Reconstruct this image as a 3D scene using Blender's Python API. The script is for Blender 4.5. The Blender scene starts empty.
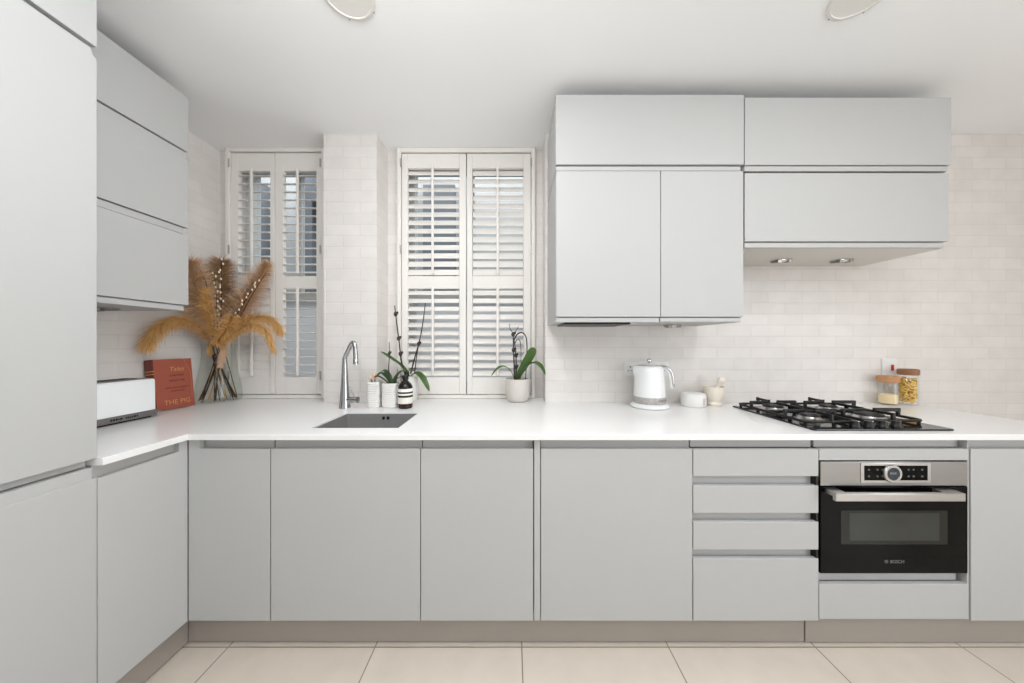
import bpy, bmesh, math, random
from mathutils import Vector, Matrix
random.seed(7)
sc = bpy.context.scene
COL = sc.collection
F = 315.0; CX = 513.0; CY = 342.5; H = 1.2455; WT = 0.8835
R = math.radians

def P(px, py, Y):                       # a point of the place at distance Y seen at that spot of the frame
    return Vector(((px - CX) * Y / F, Y, H + (CY - py) * Y / F))

def lin(r, g, b):
    def f(c):
        c /= 255.0
        return c / 12.92 if c <= 0.04045 else ((c + 0.055) / 1.055) ** 2.4
    return (f(r), f(g), f(b), 1.0)

# ------------------------------------------------------------------ materials
MATS = {}
def mat(name, rgb, rough=0.5, metal=0.0, noise=0.0, nscale=8.0, bump=0.0, bscale=40.0, trans=0.0, ior=1.45, coat=0.0, spec=0.5, emit=None, estr=0.0, mapscale=None):
    m = bpy.data.materials.new(name); m.use_nodes = True
    nt = m.node_tree; b = nt.nodes['Principled BSDF']
    c = lin(*rgb)
    b.inputs['Base Color'].default_value = c
    b.inputs['Roughness'].default_value = rough
    b.inputs['Metallic'].default_value = metal
    b.inputs['Transmission Weight'].default_value = trans
    b.inputs['IOR'].default_value = ior
    b.inputs['Coat Weight'].default_value = coat
    b.inputs['Specular IOR Level'].default_value = spec
    tc = nt.nodes.new('ShaderNodeTexCoord')
    src = tc.outputs['Object']
    if mapscale:
        mp = nt.nodes.new('ShaderNodeMapping'); mp.inputs['Scale'].default_value = mapscale
        nt.links.new(src, mp.inputs['Vector']); src = mp.outputs['Vector']
    if noise:
        n = nt.nodes.new('ShaderNodeTexNoise'); n.inputs['Scale'].default_value = nscale
        n.inputs['Detail'].default_value = 4
        nt.links.new(src, n.inputs['Vector'])
        mx = nt.nodes.new('ShaderNodeMix'); mx.data_type = 'RGBA'
        mx.inputs[6].default_value = tuple(max(0, x * (1 - noise)) for x in c[:3]) + (1,)
        mx.inputs[7].default_value = tuple(min(1, x * (1 + noise)) for x in c[:3]) + (1,)
        nt.links.new(n.outputs['Fac'], mx.inputs[0])
        nt.links.new(mx.outputs[2], b.inputs['Base Color'])
    if bump:
        n2 = nt.nodes.new('ShaderNodeTexNoise'); n2.inputs['Scale'].default_value = bscale
        n2.inputs['Detail'].default_value = 3
        nt.links.new(src, n2.inputs['Vector'])
        bp = nt.nodes.new('ShaderNodeBump'); bp.inputs['Strength'].default_value = bump
        bp.inputs['Distance'].default_value = 0.002
        nt.links.new(n2.outputs['Fac'], bp.inputs['Height'])
        nt.links.new(bp.outputs['Normal'], b.inputs['Normal'])
    if emit:
        b.inputs['Emission Color'].default_value = lin(*emit); b.inputs['Emission Strength'].default_value = estr
    MATS[name] = m
    return m

def brick_mat(name, c1, c2, cm, w, h, mortar, rough, bump, offset=0.5, noise_bump=0.15):
    m = bpy.data.materials.new(name); m.use_nodes = True
    nt = m.node_tree; b = nt.nodes['Principled BSDF']
    uv = nt.nodes.new('ShaderNodeUVMap'); uv.uv_map = 'UVMap'
    br = nt.nodes.new('ShaderNodeTexBrick')
    br.offset = offset; br.squash = 1.0
    br.inputs['Color1'].default_value = lin(*c1); br.inputs['Color2'].default_value = lin(*c2)
    br.inputs['Mortar'].default_value = lin(*cm)
    br.inputs['Scale'].default_value = 1.0
    br.inputs['Mortar Size'].default_value = mortar
    br.inputs['Mortar Smooth'].default_value = 0.3
    br.inputs['Bias'].default_value = 0.0
    br.inputs['Brick Width'].default_value = w
    br.inputs['Row Height'].default_value = h
    nt.links.new(uv.outputs['UV'], br.inputs['Vector'])
    n = nt.nodes.new('ShaderNodeTexNoise'); n.inputs['Scale'].default_value = 9.0; n.inputs['Detail'].default_value = 3
    nt.links.new(uv.outputs['UV'], n.inputs['Vector'])
    mx = nt.nodes.new('ShaderNodeMix'); mx.data_type = 'RGBA'; mx.blend_type = 'MULTIPLY'
    mx.inputs[0].default_value = 1.0
    cr = nt.nodes.new('ShaderNodeValToRGB')
    cr.color_ramp.elements[0].position = 0.3; cr.color_ramp.elements[0].color = (0.93, 0.93, 0.93, 1)
    cr.color_ramp.elements[1].position = 0.7; cr.color_ramp.elements[1].color = (1, 1, 1, 1)
    nt.links.new(n.outputs['Fac'], cr.inputs['Fac'])
    nt.links.new(br.outputs['Color'], mx.inputs[6]); nt.links.new(cr.outputs['Color'], mx.inputs[7])
    nt.links.new(mx.outputs[2], b.inputs['Base Color'])
    b.inputs['Roughness'].default_value = rough
    ma = nt.nodes.new('ShaderNodeMath'); ma.operation = 'MULTIPLY_ADD'
    ma.inputs[1].default_value = -1.0
    mb = nt.nodes.new('ShaderNodeMath'); mb.operation = 'MULTIPLY'; mb.inputs[1].default_value = noise_bump
    n3 = nt.nodes.new('ShaderNodeTexNoise'); n3.inputs['Scale'].default_value = 22.0
    nt.links.new(uv.outputs['UV'], n3.inputs['Vector'])
    nt.links.new(n3.outputs['Fac'], mb.inputs[0])
    nt.links.new(br.outputs['Fac'], ma.inputs[0]); nt.links.new(mb.outputs[0], ma.inputs[2])
    bp = nt.nodes.new('ShaderNodeBump'); bp.inputs['Strength'].default_value = bump; bp.inputs['Distance'].default_value = 0.003
    nt.links.new(ma.outputs[0], bp.inputs['Height']); nt.links.new(bp.outputs['Normal'], b.inputs['Normal'])
    MATS[name] = m
    return m

brick_mat('white_brick_tile', (227, 222, 218), (222, 217, 213), (218, 213, 208), 0.205, 0.0675, 0.0032, 0.42, 0.34)
brick_mat('cream_floor_tile', (214, 204, 192), (211, 200, 187), (140, 128, 114), 0.6, 0.6, 0.0028, 0.3, 0.25, offset=0.0, noise_bump=0.02)
mat('ceiling_paint', (243, 244, 245), 0.8, bump=0.05, bscale=120)
mat('wall_paint', (236, 231, 226), 0.7, bump=0.06, bscale=90)
mat('cabinet_paint', (178, 178, 177), 0.55, noise=0.012, nscale=3, spec=0.6)
mat('carcass_white', (214, 210, 204), 0.5, noise=0.01)
mat('plinth_paint', (156, 148, 140), 0.38, noise=0.03, nscale=4)
mat('cabinet_inside', (26, 25, 24), 0.7)
mat('white_quartz', (230, 229, 228), 0.22, noise=0.012, nscale=60)
mat('shutter_paint', (230, 226, 221), 0.4, bump=0.03, bscale=60)
mat('sash_paint', (205, 206, 206), 0.45, bump=0.03, bscale=60)
mat('steel', (150, 149, 148), 0.38, metal=1.0, noise=0.05, nscale=30, mapscale=(1, 1, 20))
mat('sink_steel', (150, 149, 148), 0.5, metal=0.55, noise=0.08, nscale=40)
mat('oven_steel', (148, 145, 142), 0.34, metal=1.0, noise=0.05, nscale=14, mapscale=(0.6, 1, 12))
mat('bright_steel', (184, 181, 178), 0.3, metal=1.0, noise=0.03, nscale=20)
mat('chrome', (205, 205, 207), 0.12, metal=1.0, bump=0.01)
mat('tap_chrome', (190, 191, 193), 0.16, metal=1.0, bump=0.01)
mat('black_glass', (8, 7, 7), 0.06, noise=0.1, nscale=2, spec=0.1)
mat('hob_glass', (30, 30, 30), 0.1, noise=0.1, nscale=3)
mat('oven_window', (58, 60, 55), 0.08, noise=0.25, nscale=7, spec=0.2)
mat('oven_window_edge', (38, 37, 34), 0.08, noise=0.15, nscale=6, spec=0.2)
mat('cast_iron', (22, 21, 21), 0.5, bump=0.2, bscale=150)
mat('black_plastic', (16, 16, 16), 0.4, bump=0.02)
mat('logo_grey', (120, 116, 112), 0.4)
mat('touch_grey', (70, 70, 68), 0.4)
mat('display_blue', (44, 52, 62), 0.15, noise=0.5, nscale=60)
mat('kettle_white', (228, 229, 229), 0.18, coat=0.3, noise=0.01)
mat('smoky_plastic', (172, 168, 164), 0.2, noise=0.3, nscale=60)
mat('white_plastic', (226, 225, 223), 0.35, noise=0.01)
mat('red_neon', (190, 18, 26), 0.3)
mat('grey_print', (120, 120, 120), 0.5)
mat('cream_marble', (228, 220, 206), 0.35, noise=0.05, nscale=18)
mat('cork', (184, 138, 98), 0.75, noise=0.3, nscale=60, bump=0.3, bscale=120)
mat('dark_wood', (142, 98, 68), 0.5, noise=0.3, nscale=20, mapscale=(1, 1, 8))
mat('pasta', (238, 196, 106), 0.5, noise=0.22, nscale=30)
mat('grain', (238, 214, 172), 0.8, noise=0.1, nscale=200, bump=0.6, bscale=400)
mat('white_ceramic', (224, 222, 218), 0.3, noise=0.01)
mat('stone_pot', (206, 200, 193), 0.6, noise=0.05, nscale=40, bump=0.1)
mat('soil', (52, 40, 32), 0.95, noise=0.4, nscale=90, bump=0.8, bscale=200)
mat('leaf_green', (66, 96, 42), 0.38, noise=0.25, nscale=18)
mat('leaf_dark', (44, 66, 32), 0.4, noise=0.25, nscale=18)
mat('spike_dark', (52, 44, 42), 0.6, noise=0.3, nscale=40)
mat('amber_glass', (20, 15, 14), 0.1, noise=0.1)
mat('amber_liquid', (52, 24, 20), 0.12, noise=0.1)
mat('label_cream', (242, 238, 228), 0.6)
mat('label_black', (28, 28, 28), 0.6)
mat('book_cover', (154, 80, 62), 0.65, noise=0.08, nscale=25, bump=0.15, bscale=300)
mat('book_spine', (112, 56, 46), 0.65, noise=0.1, nscale=25)
mat('paper', (226, 214, 196), 0.8, noise=0.05, nscale=200, mapscale=(60, 1, 1))
mat('gold_foil', (212, 150, 96), 0.4, metal=0.3)
mat('book_ink', (92, 32, 24), 0.7)
mat('toaster_white', (238, 240, 241), 0.25, noise=0.01)
mat('plume_beige', (206, 170, 134), 0.9, noise=0.22, nscale=40)
mat('plume_gold', (218, 174, 112), 0.9, noise=0.22, nscale=40)
mat('plume_olive', (182, 148, 112), 0.9, noise=0.22, nscale=40)
mat('plume_pink', (222, 190, 164), 0.9, noise=0.15, nscale=40)
mat('stem_brown', (74, 52, 38), 0.8, noise=0.3, nscale=40)
mat('stem_straw', (176, 140, 92), 0.8, noise=0.2, nscale=40)
mat('twig', (48, 34, 28), 0.8, noise=0.3, nscale=40)
mat('catkin', (232, 220, 200), 0.8, noise=0.05)
mat('disc_grey', (188, 187, 184), 0.6, bump=0.1, bscale=300)
mat('disc_ring', (226, 224, 220), 0.5, bump=0.02)
mat('outdoor_render', (180, 180, 180), 0.9, noise=0.25, nscale=1.6)
mat('outdoor_dark', (112, 116, 122), 0.9, noise=0.25, nscale=3)
mat('outdoor_ground', (130, 128, 124), 0.9, noise=0.2, nscale=3)
mat('bud_pink', (226, 196, 168), 0.7, noise=0.2, nscale=80)
mat('bud_brown', (120, 84, 60), 0.8, noise=0.2, nscale=80)

def glass_mat(name, rgb, rough, thin=True, alpha_mix=0.85):
    m = bpy.data.materials.new(name); m.use_nodes = True
    nt = m.node_tree; nt.nodes.remove(nt.nodes['Principled BSDF'])
    out = nt.nodes['Material Output']
    g = nt.nodes.new('ShaderNodeBsdfGlossy'); g.inputs['Roughness'].default_value = rough
    t = nt.nodes.new('ShaderNodeBsdfTransparent'); t.inputs['Color'].default_value = lin(*rgb)
    fr = nt.nodes.new('ShaderNodeFresnel'); fr.inputs['IOR'].default_value = 1.45
    geo = nt.nodes.new('ShaderNodeNewGeometry')
    mul = nt.nodes.new('ShaderNodeMath'); mul.operation = 'MULTIPLY'
    sub = nt.nodes.new('ShaderNodeMath'); sub.operation = 'SUBTRACT'; sub.inputs[0].default_value = 1.0
    nt.links.new(geo.outputs['Backfacing'], sub.inputs[1])
    nt.links.new(fr.outputs['Fac'], mul.inputs[0]); nt.links.new(sub.outputs[0], mul.inputs[1])
    mx = nt.nodes.new('ShaderNodeMixShader')
    nt.links.new(mul.outputs[0], mx.inputs['Fac']); nt.links.new(t.outputs[0], mx.inputs[1]); nt.links.new(g.outputs[0], mx.inputs[2])
    nt.links.new(mx.outputs[0], out.inputs['Surface'])
    MATS[name] = m
glass_mat('clear_glass', (252, 253, 253), 0.02)
glass_mat('vase_glass', (252, 253, 252), 0.03)
glass_mat('pane_glass', (236, 240, 242), 0.02)
def frosted_mat(name):
    m = bpy.data.materials.new(name); m.use_nodes = True
    nt = m.node_tree; b = nt.nodes['Principled BSDF']
    b.inputs['Base Color'].default_value = lin(222, 226, 230); b.inputs['Roughness'].default_value = 0.5
    tr = nt.nodes.new('ShaderNodeBsdfTranslucent'); tr.inputs['Color'].default_value = lin(236, 239, 242)
    mx = nt.nodes.new('ShaderNodeMixShader'); mx.inputs['Fac'].default_value = 0.75
    nt.links.new(b.outputs[0], mx.inputs[1]); nt.links.new(tr.outputs[0], mx.inputs[2])
    nt.links.new(mx.outputs[0], nt.nodes['Material Output'].inputs['Surface'])
    MATS[name] = m
frosted_mat('frosted_glass')

# ------------------------------------------------------------------ mesh builder
def worldpos(o):
    v = Vector((0, 0, 0))
    while o is not None:
        v += o.location; o = o.parent
    return v

class MB:
    def __init__(self):
        self.bm = bmesh.new(); self.mi = 0; self.ang = 20
    def box(self, x0, x1, y0, y1, z0, z1, bev=0.0, seg=2, M=None):
        r = bmesh.ops.create_cube(self.bm, size=1.0)
        vs = r['verts']
        for v in vs:
            v.co = Vector(((x0 + x1) / 2 + v.co.x * (x1 - x0), (y0 + y1) / 2 + v.co.y * (y1 - y0), (z0 + z1) / 2 + v.co.z * (z1 - z0)))
            if M: v.co = M @ v.co
        fs = set(f for v in vs for f in v.link_faces)
        for f in fs: f.material_index = self.mi
        if bev:
            es = list(set(e for v in vs for e in v.link_edges))
            rr = bmesh.ops.bevel(self.bm, geom=es, offset=bev, segments=seg, affect='EDGES', profile=0.5)
            for f in rr['faces']: f.material_index = self.mi
        return self
    def prism(self, pts, axis, a0, a1, bev=0.0):
        # closed outline pts (2D) extruded along axis from a0 to a1
        def mk(p, a):
            if axis == 'y': return Vector((p[0], a, p[1]))
            if axis == 'x': return Vector((a, p[0], p[1]))
            return Vector((p[0], p[1], a))
        A = [self.bm.verts.new(mk(p, a0)) for p in pts]
        B = [self.bm.verts.new(mk(p, a1)) for p in pts]
        n = len(pts); fs = []
        fs.append(self.bm.faces.new(A)); fs.append(self.bm.faces.new(B[::-1]))
        for i in range(n):
            j = (i + 1) % n
            fs.append(self.bm.faces.new((A[j], A[i], B[i], B[j])))
        for f in fs: f.material_index = self.mi
        if bev:
            es = list(set(e for f in fs for e in f.edges))
            bmesh.ops.bevel(self.bm, geom=es, offset=bev, segments=2, affect='EDGES', profile=0.5)
        return self
    def lathe(self, prof, c, n=40, sx=1.0, sy=1.0, power=2.0, M=None, cap=True):
        # prof: list of (radius, z) ; power > 2 gives a rounded square
        rings = []; self.ang = max(self.ang, 40)
        for (r, z) in prof:
            ring = []
            for i in range(n):
                a = 2 * math.pi * i / n
                ca, sa = math.cos(a), math.sin(a)
                if power != 2.0:
                    k = (abs(ca) ** power + abs(sa) ** power) ** (-1.0 / power)
                else: k = 1.0
                co = Vector((r * k * ca * sx, r * k * sa * sy, z))
                if M: co = M @ co
                ring.append(self.bm.verts.new(co + Vector(c)))
            rings.append(ring)
        for a, b in zip(rings[:-1], rings[1:]):
            for i in range(n):
                j = (i + 1) % n
                f = self.bm.faces.new((a[i], a[j], b[j], b[i])); f.material_index = self.mi
        if cap:
            f = self.bm.faces.new(rings[0][::-1]); f.material_index = self.mi
            f = self.bm.faces.new(rings[-1]); f.material_index = self.mi
        return self
    def tube(self, pts, rad, n=10, cap=True):
        pts = [Vector(p) for p in pts]; self.ang = max(self.ang, 62)
        if not hasattr(rad, '__len__'): rad = [rad] * len(pts)
        t0 = (pts[1] - pts[0]).normalized()
        up = Vector((0, 0, 1)) if abs(t0.z) < 0.9 else Vector((1, 0, 0))
        u = t0.cross(up).normalized(); rings = []
        for i, p in enumerate(pts):
            if i == 0: t = pts[1] - pts[0]
            elif i == len(pts) - 1: t = pts[-1] - pts[-2]
            else: t = (pts[i + 1] - pts[i]).normalized() + (pts[i] - pts[i - 1]).normalized()
            t.normalize()
            u = (u - t * u.dot(t))
            u.normalize()
            v = t.cross(u)
            rings.append([self.bm.verts.new(p + (u * math.cos(2 * math.pi * k / n) + v * math.sin(2 * math.pi * k / n)) * rad[i]) for k in range(n)])
        for a, b in zip(rings[:-1], rings[1:]):
            for i in range(n):
                j = (i + 1) % n
                f = self.bm.faces.new((a[i], a[j], b[j], b[i])); f.material_index = self.mi
        if cap:
            self.bm.faces.new(rings[0][::-1]).material_index = self.mi
            self.bm.faces.new(rings[-1]).material_index = self.mi
        return self
    def ball(self, c, r, sx=1, sy=1, sz=1, u=12, v=8):
        self.ang = max(self.ang, 62)
        rr = bmesh.ops.create_uvsphere(self.bm, u_segments=u, v_segments=v, radius=r)
        for vv in rr['verts']:
            vv.co = Vector((vv.co.x * sx, vv.co.y * sy, vv.co.z * sz)) + Vector(c)
        for f in set(f for vv in rr['verts'] for f in vv.link_faces): f.material_index = self.mi
        return self
    def quad(self, a, b, c, d, uvs=None):
        vs = [self.bm.verts.new(Vector(p)) for p in (a, b, c, d)]
        f = self.bm.faces.new(vs); f.material_index = self.mi
        if uvs:
            l = self.bm.loops.layers.uv.get('UVMap') or self.bm.loops.layers.uv.new('UVMap')
            for lp, uv in zip(f.loops, uvs): lp[l].uv = uv
        return self
    def text(self, body, size, M, depth=0.0006, align='CENTER'):
        cu = bpy.data.curves.new('lettering', 'FONT'); cu.body = body; cu.size = size
        cu.align_x = align; cu.align_y = 'CENTER'; cu.extrude = depth
        o = bpy.data.objects.new('lettering', cu); COL.objects.link(o)
        dg = bpy.context.evaluated_depsgraph_get(); dg.update()
        me = bpy.data.meshes.new_from_object(o.evaluated_get(dg))
        me.transform(M)
        self.bm.from_mesh(me)
        bpy.data.objects.remove(o); bpy.data.curves.remove(cu); bpy.data.meshes.remove(me)
        return self
    def build(self, name, mats, parent=None, origin=None, smooth=True, angle=None, recalc=True):
        me = bpy.data.meshes.new(name)
        if recalc: bmesh.ops.recalc_face_normals(self.bm, faces=self.bm.faces[:])
        o = bpy.data.objects.new(name, me)
        COL.objects.link(o)
        if parent is not None:
            off = worldpos(parent); o.parent = parent
        else:
            off = Vector(origin) if origin is not None else Vector((0, 0, 0)); o.location = off
        bmesh.ops.translate(self.bm, verts=self.bm.verts[:], vec=-off)
        self.bm.to_mesh(me); self.bm.free()
        if not isinstance(mats, (list, tuple)): mats = [mats]
        for m in mats: me.materials.append(MATS[m])
        if smooth and len(me.polygons):
            me.polygons.foreach_set('use_smooth', [True] * len(me.polygons))
            me.set_sharp_from_angle(angle=R(angle or self.ang))
        return o

def tag(o, label=None, cat=None, group=None, kind=None):
    if label: o['label'] = label
    if cat: o['category'] = cat
    if group: o['group'] = group
    if kind: o['kind'] = kind
    return o
def thing(name, loc, label, cat, group=None):
    o = bpy.data.objects.new(name, None); o.empty_display_size = 0.05
    o.location = loc; COL.objects.link(o)
    return tag(o, label, cat, group)
def struct(o): o['kind'] = 'structure'; return o
def spline(pts, n):
    pts = [Vector(p) for p in pts]
    out = []; m = len(pts) - 1
    for i in range(n + 1):
        t = i / n * m; k = min(int(t), m - 1); u = t - k
        p0 = pts[max(k - 1, 0)]; p1 = pts[k]; p2 = pts[k + 1]; p3 = pts[min(k + 2, m)]
        out.append(0.5 * ((2 * p1) + (p2 - p0) * u + (2 * p0 - 5 * p1 + 4 * p2 - p3) * u * u + (3 * p1 - p0 - 3 * p2 + p3) * u ** 3))
    return out

# ------------------------------------------------------------------ the room
XL = -1.925; YW = 1.90; YR = 2.07; ZC = H + 1.26; XR = 3.7; YB = -3.6
XP0, XP1 = -1.143, -0.822; XRET = 0.195
def wallq(mb, p0, p1, z0, z1, u0=None):
    p0 = Vector(p0); p1 = Vector(p1); L = (p1 - p0).length
    if u0 is None: u0 = p0.x if abs(p1.x - p0.x) > abs(p1.y - p0.y) else p0.y
    mb.quad((p0.x, p0.y, z0), (p1.x, p1.y, z0), (p1.x, p1.y, z1), (p0.x, p0.y, z1),
            [(u0, z0), (u0 + L, z0), (u0 + L, z1), (u0, z1)])
mb = MB()
mb.quad((XL, YB, 0), (XR, YB, 0), (XR, YR, 0), (XL, YR, 0),
        [(XL - 0.036, YB - 0.088), (XR - 0.036, YB - 0.088), (XR - 0.036, YR - 0.088), (XL - 0.036, YR - 0.088)])
struct(mb.build('floor', 'cream_floor_tile', smooth=False))
mb = MB().box(XL - 0.1, XR + 0.1, YB, 2.30, ZC, ZC + 0.1)
struct(mb.build('ceiling', 'ceiling_paint', smooth=False))
mb = MB()
wallq(mb, (XL, YB), (XL, YR), 0, ZC)
struct(mb.build('wall_left', 'white_brick_tile', smooth=False, recalc=False))
mb = MB(); WY0, WY1, WZ0, WZ1 = -2.6, -0.6, 0.3, 2.25      # unseen window added in the right-hand wall to light the left units
for b in ((YB, WY0, 0, ZC), (WY1, 2.2, 0, ZC), (WY0, WY1, 0, WZ0), (WY0, WY1, WZ1, ZC)): mb.box(XR, XR + 0.1, *b)
struct(mb.build('wall_right', 'wall_paint', smooth=False))
wr = bpy.data.objects.new('added_side_window', None); wr.location = (XR + 0.05, (WY0 + WY1) / 2, WZ0); COL.objects.link(wr); struct(wr)
mb = MB()
for b in ((WY0, WY0 + 0.06, WZ0, WZ1), (WY1 - 0.06, WY1, WZ0, WZ1), (WY0 + 0.06, WY1 - 0.06, WZ0, WZ0 + 0.06), (WY0 + 0.06, WY1 - 0.06, WZ1 - 0.06, WZ1), (-1.63, -1.57, WZ0 + 0.06, WZ1 - 0.06)): mb.box(XR + 0.02, XR + 0.08, *b, 0.004)
mb.build('added_window_frame', 'shutter_paint', wr)
W1 = (-1.85, -1.17); W2 = (-0.725, 0.118); ZW0, ZW1 = 0.90, H + 1.235
mb = MB()
wallq(mb, (XRET, YW), (XR, YW), 0, ZC)                 # tiled wall behind kettle and hob
wallq(mb, (XRET, YR), (XRET, YW), 0, ZC)
wallq(mb, (XP0, YW), (XP1, YW), 0, ZC)                 # pier between the windows
wallq(mb, (XP1, YW), (XP1, YR), 0, ZC)
wallq(mb, (XP0, YR), (XP0, YW), 0, ZC)
for a, b in ((XL, W1[0]), (W1[1], XP0), (XP1, W2[0]), (W2[1], XRET)): wallq(mb, (a, YR), (b, YR), 0, ZC)
for a, b in (W1, W2):
    wallq(mb, (a, YR), (b, YR), 0, ZW0); wallq(mb, (a, YR), (b, YR), ZW1, ZC)
    wallq(mb, (a, YR), (a, 2.3), ZW0, ZW1); wallq(mb, (b, 2.3), (b, YR), ZW0, ZW1)
    mb.quad((a, YR, ZW0), (b, YR, ZW0), (b, 2.3, ZW0), (a, 2.3, ZW0), [(0, 0.01)] * 4)
    mb.quad((a, YR, ZW1), (b, YR, ZW1), (b, 2.3, ZW1), (a, 2.3, ZW1), [(0, 0.01)] * 4)
struct(mb.build('wall_back', 'white_brick_tile', smooth=False, recalc=False))
# outside, across a narrow yard
mb = MB().box(-6, 5, 3.6, 3.8, -0.5, 3.15)
struct(mb.build('wall_outside', 'outdoor_render', smooth=False))
mb = MB().box(-6, 5, 2.32, 3.6, -0.5, -0.02)
struct(mb.build('ground_outside', 'outdoor_ground', smooth=False))
mb = MB()
mb.box(-3.2, -2.75, 3.5, 3.6, 1.0, 3.0); mb.box(-1.0, -0.65, 3.5, 3.6, 1.1, 3.0); mb.box(-2.3, -2.2, 3.45, 3.6, 0.0, 3.1)
mb.box(-2.15, -1.2, 3.35, 3.6, 2.75, 2.95)
struct(mb.build('trim_outside', 'outdoor_dark', smooth=False))

# sash windows behind the shutters
def sash_window(name, a, b):
    root = bpy.data.objects.new(name, None); root.location = ((a + b) / 2, 2.2, ZW0); COL.objects.link(root); struct(root)
    zm = H + 0.32
    m = MB()
    m.box(a, a + 0.045, 2.18, 2.26, ZW0, ZW1, 0.004); m.box(b - 0.045, b, 2.18, 2.26, ZW0, ZW1, 0.004)
    m.box(a, b, 2.18, 2.26, ZW0, ZW0 + 0.07, 0.004); m.box(a, b, 2.18, 2.26, ZW1 - 0.05, ZW1, 0.004)
    m.box(a, b, 2.17, 2.25, zm - 0.025, zm + 0.025, 0.004)
    m.build('sash_frame', 'sash_paint', root)
    mid = (a + b) / 2 + 0.02
    m = MB().box(mid - 0.012, mid + 0.012, 2.20, 2.24, zm + 0.02, ZW1 - 0.04, 0.003)
    m.build('glazing_bar', 'sash_paint', root)
    MB().box(a + 0.04, b - 0.04, 2.215, 2.219, zm, ZW1 - 0.04).build('upper_pane', 'pane_glass', root, smooth=False)
    MB().box(a + 0.04, b - 0.04, 2.225, 2.229, ZW0 + 0.05, zm).build('lower_pane', 'frosted_glass', root, smooth=False)
sash_window('window_1', *W1)
sash_window('window_2', *W2)

# ------------------------------------------------------------------ plantation shutters
YS = 2.045; S = F / YS
def SX(px): return (px - CX) / S
def SZ(py): return H + (CY - py) / S
def louvre(m, x0, x1, zc, w, tilt, th=0.010):
    prof = []
    for k in range(12):
        a = 2 * math.pi * k / 12
        yy = math.cos(a) * w / 2; zz = math.sin(a) * th / 2
        prof.append((2.060 + yy * math.cos(tilt) - zz * math.sin(tilt), zc + yy * math.sin(tilt) + zz * math.cos(tilt)))
    m.prism(prof, 'x', x0, x1)
def shutter(label, fx0, fx1, panels, y_top, banks):
    z0 = WT; z1 = ZC
    root = thing('plantation_shutter', ((SX(fx0) + SX(fx1)) / 2, YS, z0), label, 'window shutter', 'white shutters at the windows')
    X0, X1 = SX(fx0), SX(fx1)
    m = MB()
    pz1 = SZ(y_top); pz0 = SZ(394.2)
    px0 = SX(panels[0][0]) - 0.003; px1 = SX(panels[-1][1]) + 0.003
    m.box(X0, px0, YS - 0.012, YS + 0.03, z0 + 0.001, z1 - 0.001, 0.003)
    m.box(px1, X1, YS - 0.012, YS + 0.03, z0 + 0.001, z1 - 0.001, 0.003)
    m.box(px0, px1, YS - 0.012, YS + 0.03, pz1 + 0.004, z1 - 0.001, 0.003)
    m.box(px0, px1, YS - 0.012, YS + 0.03, z0 + 0.001, pz0 - 0.004, 0.003)
    m.build('shutter_frame', 'shutter_paint', root)
    for i, (a, b, la, lb) in enumerate(panels):
        xa, xb, xla, xlb = SX(a), SX(b), SX(la), SX(lb)
        m = MB(); ya, yb = YS, YS + 0.028
        (t0, t1, n_u, tilt_u), (l0, l1, n_l, tilt_l) = banks[i]
        m.box(xa, xla, ya, yb, pz0, pz1, 0.003); m.box(xlb, xb, ya, yb, pz0, pz1, 0.003)
        m.box(xla, xlb, ya, yb, SZ(t0), pz1, 0.002)
        m.box(xla, xlb, ya, yb, SZ(l0), SZ(t1), 0.002)
        m.box(xla, xlb, ya, yb, pz0, SZ(l1), 0.002)
        pn = m.build('shutter_panel', 'shutter_paint', root)
        for (q0, q1, n, tl) in ((t0, t1, n_u, tilt_u), (l0, l1, n_l, tilt_l)):
            m = MB(); zt, zb = SZ(q0), SZ(q1); sp = (zt - zb) / n
            for k in range(n):
                louvre(m, xla + 0.002, xlb - 0.002, zt - sp * (k + 0.5), min(0.058, sp * 1.10), R(tl))
            m.build('louvres', 'shutter_paint', pn)
            xm = (xla + xlb) / 2
            m = MB().box(xm - 0.008, xm + 0.008, YS - 0.028, YS - 0.016, zb + 0.012, zt + 0.006, 0.004)
            m.build('tilt_rod', 'shutter_paint', pn)
    for yy in (164, 250, 375):
        zc = SZ(yy)
        for xx in ((px0 + 0.0015), (px1 - 0.0015)):
            MB().box(xx - 0.005, xx + 0.005, YS - 0.018, YS - 0.0125, zc - 0.028, zc + 0.028, 0.002).build('hinge', 'bright_steel', root)
    return root
shutter('white plantation shutter in the corner window behind the pampas vase, slats nearly level',
        226.5, 327.0, [(231.0, 274.3, 238.5, 270.0), (275.0, 321.5, 283.3, 316.2)], 153.0,
        [((171, 276, 13, 17), (288.5, 377, 11, 80)), ((171, 276, 13, 17), (288.5, 377, 11, 3))])
shutter('white plantation shutter over the sink-side window behind the orchids, slats half closed',
        397.8, 535.0, [(401.8, 466.0, 407.7, 459.2), (467.0, 530.8, 472.3, 523.4)], 153.6,
        [((168, 276, 13, 49), (288.5, 377, 11, 34)), ((168, 276, 13, 56), (288.5, 377, 11, 40))])

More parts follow.
